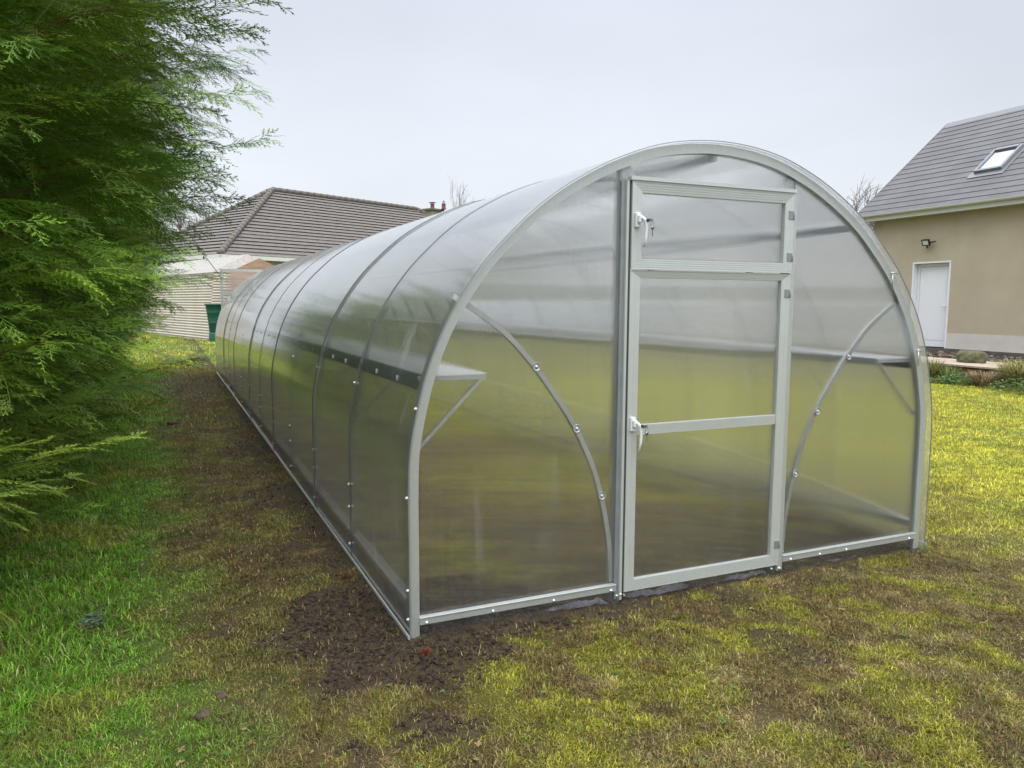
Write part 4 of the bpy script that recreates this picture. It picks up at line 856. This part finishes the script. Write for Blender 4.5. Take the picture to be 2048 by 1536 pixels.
# small red weeds on the bare soil
for (px, py, r_, lb) in [(3.13, 0.02, 0.045, 'little orange red weed at the right foot of the greenhouse'), (-0.075, 0.78, 0.04, 'tiny dark red weed against the left base of the greenhouse'), (0.03, -0.14, 0.022, 'tiny brick red weed on bare soil at the near corner')]:
    o = link('red_weed', leafy(170, 0.035, r_, (0.17, 0.055, 0.03), (0.16, 0.10, 0.05), int(px*100)+20, 0.012), None, (px, py, float(ground_h(np.array([px]), np.array([py]))[0]))); tag(o, lb, 'weed', 'small red weeds by the greenhouse')
p_ = at(186, 1246, 0); dd = (p_-CP); tt = -CP.z/dd.z; pw = CP+dd*tt
o = link('silver_weed', leafy(110, 0.03, 0.05, (0.17, 0.22, 0.17), (0.12, 0.17, 0.11), 77, 0.035), None, (pw.x, pw.y, 0.005)); tag(o, 'small silvery leaved weed in the left foreground grass', 'weed')
for (px, py, r_, lb) in [(443, 1386, 0.022, 'dark round clod of earth on turf below the soil patch'), (405, 1428, 0.026, 'greyish broken clod nearest the camera'), (345, 848, 0.05, 'brown clod on the trodden path beside the greenhouse')]:
    dd = at(px, py, 5)-CP; tt = -CP.z/dd.z; q = CP+dd*tt; tag(clod(q.x, q.y, r_), lb, 'clod', 'loose clods on the turf')

# ------------------------------------------------------------------ hipped bungalow far left
BH = 63; aB = Vector((math.sin(math.radians(BH)), math.cos(math.radians(BH)), 0)); bB = Vector((-aB.y, aB.x, 0)); E0 = Vector((1.74, 38.13, 3.67))
BG = empty('bungalow', E0 - UP*3.67); tag(BG, 'bungalow with grey brown hipped tile roof beyond the far end of the greenhouse', 'house')
def bsub(mb, name, m_):
    o = mb.build(name, m_); o.parent = BG; o.matrix_parent_inverse = Matrix.Translation(BG.location).inverted(); return o
M['tile'] = mat('weathered_concrete_tile', (0.128, 0.118, 0.110), 0.9, noise=(3.5, 0.8, (0.175, 0.162, 0.150)), bump=(8, 0.5, 0.03))
M['tile_lip_shade'] = mat('tile_butt_painted_shade', (0.022, 0.020, 0.020), 0.95)  # butts coloured near black to paint the shade line under each course
M['ridge'] = mat('mossy_ridge_tile', (0.115, 0.10, 0.092), 0.95, noise=(6, 0.8, (0.17, 0.16, 0.13)))
sa, sb, hh, ln = 6.5, 5.0, 4.28, 11.95
def slope(O, A, Uh, w_, lo, hi, l0, l1, n, th, mbx):
    global SL
    U = (Uh*w_ + UP*hh); SL = U.length; tiled_plane(mbx, O, A, U.normalized(), lo, hi, l0, l1, n, th, 1, 0.9)
mb = MB(); Ltot = ln+2*sa
slope(E0, aB, bB, sb, 0, Ltot, sa, sa+ln, 21, 0.06, mb)
slope(E0, bB, aB, sa, 0, 2*sb, sb, sb, 21, 0.06, mb)
slope(E0+bB*2*sb, aB, -bB, sb, 0, Ltot, sa, sa+ln, 21, 0.06, mb)
slope(E0+aB*Ltot, bB, -aB, sa, 0, 2*sb, sb, sb, 21, 0.06, mb)
bsub(mb, 'roof', [M['tile'], M['tile_lip_shade']])
R1 = E0+aB*sa+bB*sb+UP*(hh+0.06); R2 = R1+aB*ln
mb = MB()
for a, b in ((E0+UP*0.08, R1), (E0+bB*2*sb+UP*0.08, R1), (R1, R2), (E0+aB*Ltot+UP*.08, R2), (E0+aB*Ltot+bB*2*sb+UP*.08, R2)):
    n = 24
    for i in range(n):
        p, q = a.lerp(b, i/n), a.lerp(b, (i+0.94)/n); mb.tube([p, q], [0.17, 0.15], 8)
bsub(mb, 'ridge_tiles', M['ridge'])
mb = MB(); ins = 0.5
for (p, q) in ((E0+aB*ins+bB*ins, E0+aB*(Ltot-ins)+bB*ins), (E0+aB*ins+bB*ins, E0+aB*ins+bB*(2*sb-ins)), (E0+aB*ins+bB*(2*sb-ins), E0+aB*(Ltot-ins)+bB*(2*sb-ins)), (E0+aB*(Ltot-ins)+bB*ins, E0+aB*(Ltot-ins)+bB*(2*sb-ins))):
    mb.beam(p-UP*2.0, q-UP*2.0, 0.3, 3.7)
M['bwall'] = mat('pale_dashed_wall', (0.5, 0.48, 0.43), 0.95, noise=(2, 0.5, (0.42, 0.40, 0.36))); bsub(mb, 'wall', M['bwall'])
mb = MB()
for (p, q, ax_) in ((E0-bB*0.06, E0+aB*Ltot-bB*0.06, aB), (E0-aB*0.06, E0+bB*2*sb-aB*0.06, bB)):
    mb.beam(p-UP*0.08, q-UP*0.08, 0.10, 0.20)
bsub(mb, 'fascia', M['gutter'])
# chimney with two pots
cb = Vector((13.75, 40.8, 0)); M['chim'] = mat('ochre_chimney_render', (0.32, 0.29, 0.18), 0.95, noise=(4, 0.6, (0.22, 0.20, 0.13))); M['pot'] = mat('terracotta_pot', (0.17, 0.07, 0.055), 0.85)
dpt = 1530.7
mb = MB(); mb.beam(cb+UP*0, cb+UP*6.7, 0.8, 0.6, bB); bsub(mb, 'chimney_stack', M['chim'])
mb = MB(); mb.beam(cb+UP*6.7, cb+UP*6.8, 1.05, 0.8, bB); bsub(mb, 'chimney_cap', M['ridge'])
for s, cap in ((-0.05, 1), (0.62, 0)):
    c = cb+aB*0 + Vector((s*0.9+0.0, -s*0.42, 6.8)); mb = MB(); mb.lathe([(0.16, 0), (0.12, 0.08), (0.11, 0.28), (0.13, 0.31), (0.09, 0.31), (0.09, 0.1)], tuple(c), 'z', 14); 
    if cap: mb.lathe([(0, 0.38), (0.2, 0.36), (0.2, 0.39), (0, 0.42)], tuple(c), 'z', 14)
    else:
        for q in range(4): a = q*1.57; mb.tube([c+Vector((0.1*math.cos(a), 0.1*math.sin(a), 0.31)), c+UP*0.52], 0.012, 5)
    bsub(mb, 'chimney_pot', M['pot'])

# ------------------------------------------------------------------ corrugated shed and water butt
M['corr'] = mat('pale_corrugated_iron', (0.60, 0.56, 0.50), 0.55, 0.1, noise=(1.4, 0.55, (0.52, 0.44, 0.36), (1, 1, 0.3)))
M['corr_roof'] = mat('lichen_spotted_sheet', (0.36, 0.345, 0.33), 0.85, noise=(9, 0.8, (0.25, 0.24, 0.22)))
M['corr_rust'] = mat('rusty_corrugated_iron', (0.28, 0.16, 0.10), 0.8, noise=(3, 0.9, (0.42, 0.33, 0.25), (0.4, 0.4, 6)))
SH = empty('corrugated_shed', (0.6, 26, 0)); tag(SH, 'pale corrugated iron shed with rusty gable behind the hedge end', 'shed')
def ssub(mb, name, m_):
    o = mb.build(name, m_); o.parent = SH; o.matrix_parent_inverse = Matrix.Translation(SH.location).inverted(); return o
def atd(px, py, D): d = _f + _r*((px-1024)/1530.739) - _u*((py-768)/1530.739); return CP + d*D
def corr(c00, c10, c11, c01, n, amp, vertical=False):
    """quad c00 (bottom left) c10 (bottom right) c11 c01; horizontal waves"""
    mb = MB(); nn = (c10-c00).cross(c01-c00).normalized(); k = n*6; vs = []; fs = []
    for i in range(k+1):
        t = i/k; o = nn*amp*math.sin(2*math.pi*n*t); vs += [c00.lerp(c01, t)+o, c10.lerp(c11, t)+o]
    for i in range(k): fs.append((2*i, 2*i+1, 2*i+3, 2*i+2))
    mb.add(vs, fs, 0, True); b = len(mb.v); return mb
g_ = lambda v, z: Vector((v.x, v.y, z))
A0 = g_(at(418, 681, 26), 0); A0 = Vector((0.50, 25.9, 0)); B0 = Vector((-3.2, 38.5, 0)) # near corner, far corner of the side wall
wdir = (B0-A0).normalized(); side = Vector((wdir.y, -wdir.x, 0)); 
zE = 2.35
lean = side*0.25
mb = corr(A0, B0, B0+lean+UP*zE, A0+lean+UP*zE, 24, 0.022); w1 = ssub(mb, 'side_wall', M['corr'])
A1 = A0+side*3.4
mb = corr(A0, A1, A1-side*.25+UP*zE, A0+lean+UP*zE, 24, 0.022); ssub(mb, 'end_wall', M['corr'])
RA = A0+side*1.7+UP*3.05+wdir*0.6; 
mb = MB(); mb.add([A0+lean*0.9+UP*(zE), B0+lean*0.9+UP*zE, B0+side*1.7+UP*3.05, RA, A0+lean*0.9+UP*(zE+.03), B0+lean*0.9+UP*(zE+.03), B0+side*1.7+UP*3.08, RA+UP*0.03], [(0,3,2,1),(4,5,6,7),(0,1,5,4),(1,2,6,5),(2,3,7,6),(3,0,4,7)]); ssub(mb, 'roof', M['corr_roof'])
mb = MB(); A1b = A1-side*.225; B1 = B0+side*3.175
mb.add([A1b+UP*zE, B1+UP*zE, B0+side*1.7+UP*3.052, RA+UP*.002, A1b+UP*(zE+.03), B1+UP*(zE+.03), B0+side*1.7+UP*3.082, RA+UP*0.032], [(0,1,2,3),(4,7,6,5),(0,4,5,1),(1,5,6,2),(2,6,7,3),(3,7,4,0)]); ssub(mb, 'roof', M['corr_roof'])
q0 = A0+lean+UP*(zE+.031); q1 = A1b+UP*(zE+.031)
mb = MB(); mb.add([q0, q1, RA+UP*.035], [(0, 1, 2)]); ssub(mb, 'gable_infill', M['corr_roof'])
# rusty gable standing behind
G0 = atd(462, 542, 26.6); G1 = atd(575, 545, 26.6); G2 = atd(519, 516, 26.6)
mb = MB(); nB = 7
Gz = [g_(G0, 0), g_(G1, 0)]
mb.add([Gz[0], Gz[1], G1, G2, G0] + [p+Vector((0, 2, 0)) for p in (Gz[0], Gz[1], G1, G2, G0)], [(0, 1, 2, 3, 4), (9, 8, 7, 6, 5), (0, 4, 9, 5), (1, 6, 7, 2), (4, 3, 8, 9), (3, 2, 7, 8)]); ssub(mb, 'rear_gable', M['corr_rust'])
mb = MB()
BT = (0.72, 25.45, 0); WB = empty('water_butt', BT); tag(WB, 'green plastic water butt on a stand beside the corrugated shed', 'water butt')
M['green'] = mat('green_plastic', (0.008, 0.085, 0.06), 0.45)
mb = MB(); mb.lathe([(0, 0.30), (0.20, 0.30), (0.215, 0.34), (0.235, 0.6), (0.25, 0.62), (0.245, 0.64), (0.275, 0.95), (0.29, 0.97), (0.285, 1.0), (0.31, 1.22), (0.35, 1.24), (0.35, 1.28), (0.32, 1.28), (0.30, 1.2), (0, 1.18)], (0, 0, 0), 'z', 28); mb.build('barrel', M['green'], WB)
mb = MB(); mb.lathe([(0.24, 0.0), (0.235, 0.25), (0.215, 0.30), (0, 0.299)], (0, 0, 0), 'z', 20); mb.build('stand', M['green'], WB)
# thin cord from the hedge to the open far door
mb = MB(); c1 = at(441, 553, 12.72); c2 = at(380, 470, 11.0); mb.tube([c1, c1.lerp(c2, 0.5)-UP*0.01, c2], 0.006, 5); cdo = mb.build('cord', M['black']); tag(cdo, 'thin dark cord slanting from the far door to the hedge', 'cord')

# ------------------------------------------------------------------ bare trees
M['twig'] = mat('bare_bark', (0.12, 0.10, 0.085), 0.9)
def bare(name, base, h, seed, lab, levels=5, spread=0.5, r0=0.12, up=0.3, leaf=False, n0=1):
    rr = random.Random(seed); tk = MB(); br = MB()
    def grow(p, d, l, r, lv):
        n = 3; pts = [p]; q = p; dd = d
        for i in range(n):
            dd = (dd + Vector((rr.gauss(0, .14), rr.gauss(0, .14), rr.gauss(0.03, .08)))).normalized(); q = q+dd*l/n; pts.append(q)
        (tk if lv == levels else br).tube(pts, [r*(1-0.35*i/n) for i in range(n+1)], 5 if lv < levels else 8, caps=False)
        if lv <= 0: return
        for k in range(3 if lv > 1 else 4):
            nd = (dd + Vector((rr.gauss(0, spread), rr.gauss(0, spread), rr.gauss(up, .3)))).normalized(); t = rr.uniform(.45, 1.0) if k else 1.0
            grow(pts[0].lerp(pts[-1], t) if k else q, nd, l*rr.uniform(.62, .85), r*0.60, lv-1)
    grow(Vector((0, 0, -0.1)), Vector((0, 0, 1)), h*0.30, r0, levels)
    t = empty(name, base); tag(t, lab, 'tree', 'bare trees beyond the garden')
    tk.build('trunk', M['twig'], t); br.build('crown', M['twig'], t); return t
b1 = atd(1712, 430, 34); bare('bare_tree', (b1.x, b1.y, 0), 7.6, 3, 'bare twiggy tree behind the left end of the beige house', 6, 0.6, 0.16, 0.2)
b1 = atd(1742, 440, 32); bare('bare_tree', (b1.x, b1.y, 0), 6.9, 8, 'second bare tree, closer to the beige house gable', 6, 0.6, 0.14, 0.2)
b1 = atd(985, 400, 48); bare('bare_tree', (b1.x, b1.y, 0), 10.6, 12, 'bare upright twigs showing above the greenhouse roof', 5, 0.28, 0.07, 0.9)
b1 = atd(385, 440, 60); bare('bare_tree', (b1.x, b1.y, 0), 11.0, 14, 'faint bare tree between conifer hedge and tiled roof', 5, 0.5, 0.16, 0.3)
# clipped evergreen hedge closing the far side of the garden, behind the greenhouse
HG = leafy(26000, 1.0, 1.0, (0.05, 0.11, 0.03), (0.09, 0.16, 0.05), 55, 0.12)
vv = np.zeros(len(HG.vertices)*3, np.float32); HG.vertices.foreach_get('co', vv); vv = vv.reshape(-1, 3); cen = np.repeat(vv.reshape(-1, 4, 3)[:, :1], 4, 1).reshape(-1, 3); rel = vv-cen
nl = len(cen)//4; cx = RNG.uniform(0, 1, nl); Lh = np.array([3.0, 27.0]); 
ca = np.repeat(np.stack([2.5+cx*26, 24+RNG.normal(0, 0.35, nl)+cx*2, 2.1*RNG.random(nl)**0.8], 1), 4, 0); HG.vertices.foreach_set('co', (ca+rel*2.2).astype(np.float32).ravel()); HG.update()
hgo = link('hedge_row', HG); tag(hgo, 'dark clipped garden hedge seen blurred through the greenhouse panels', 'hedge')
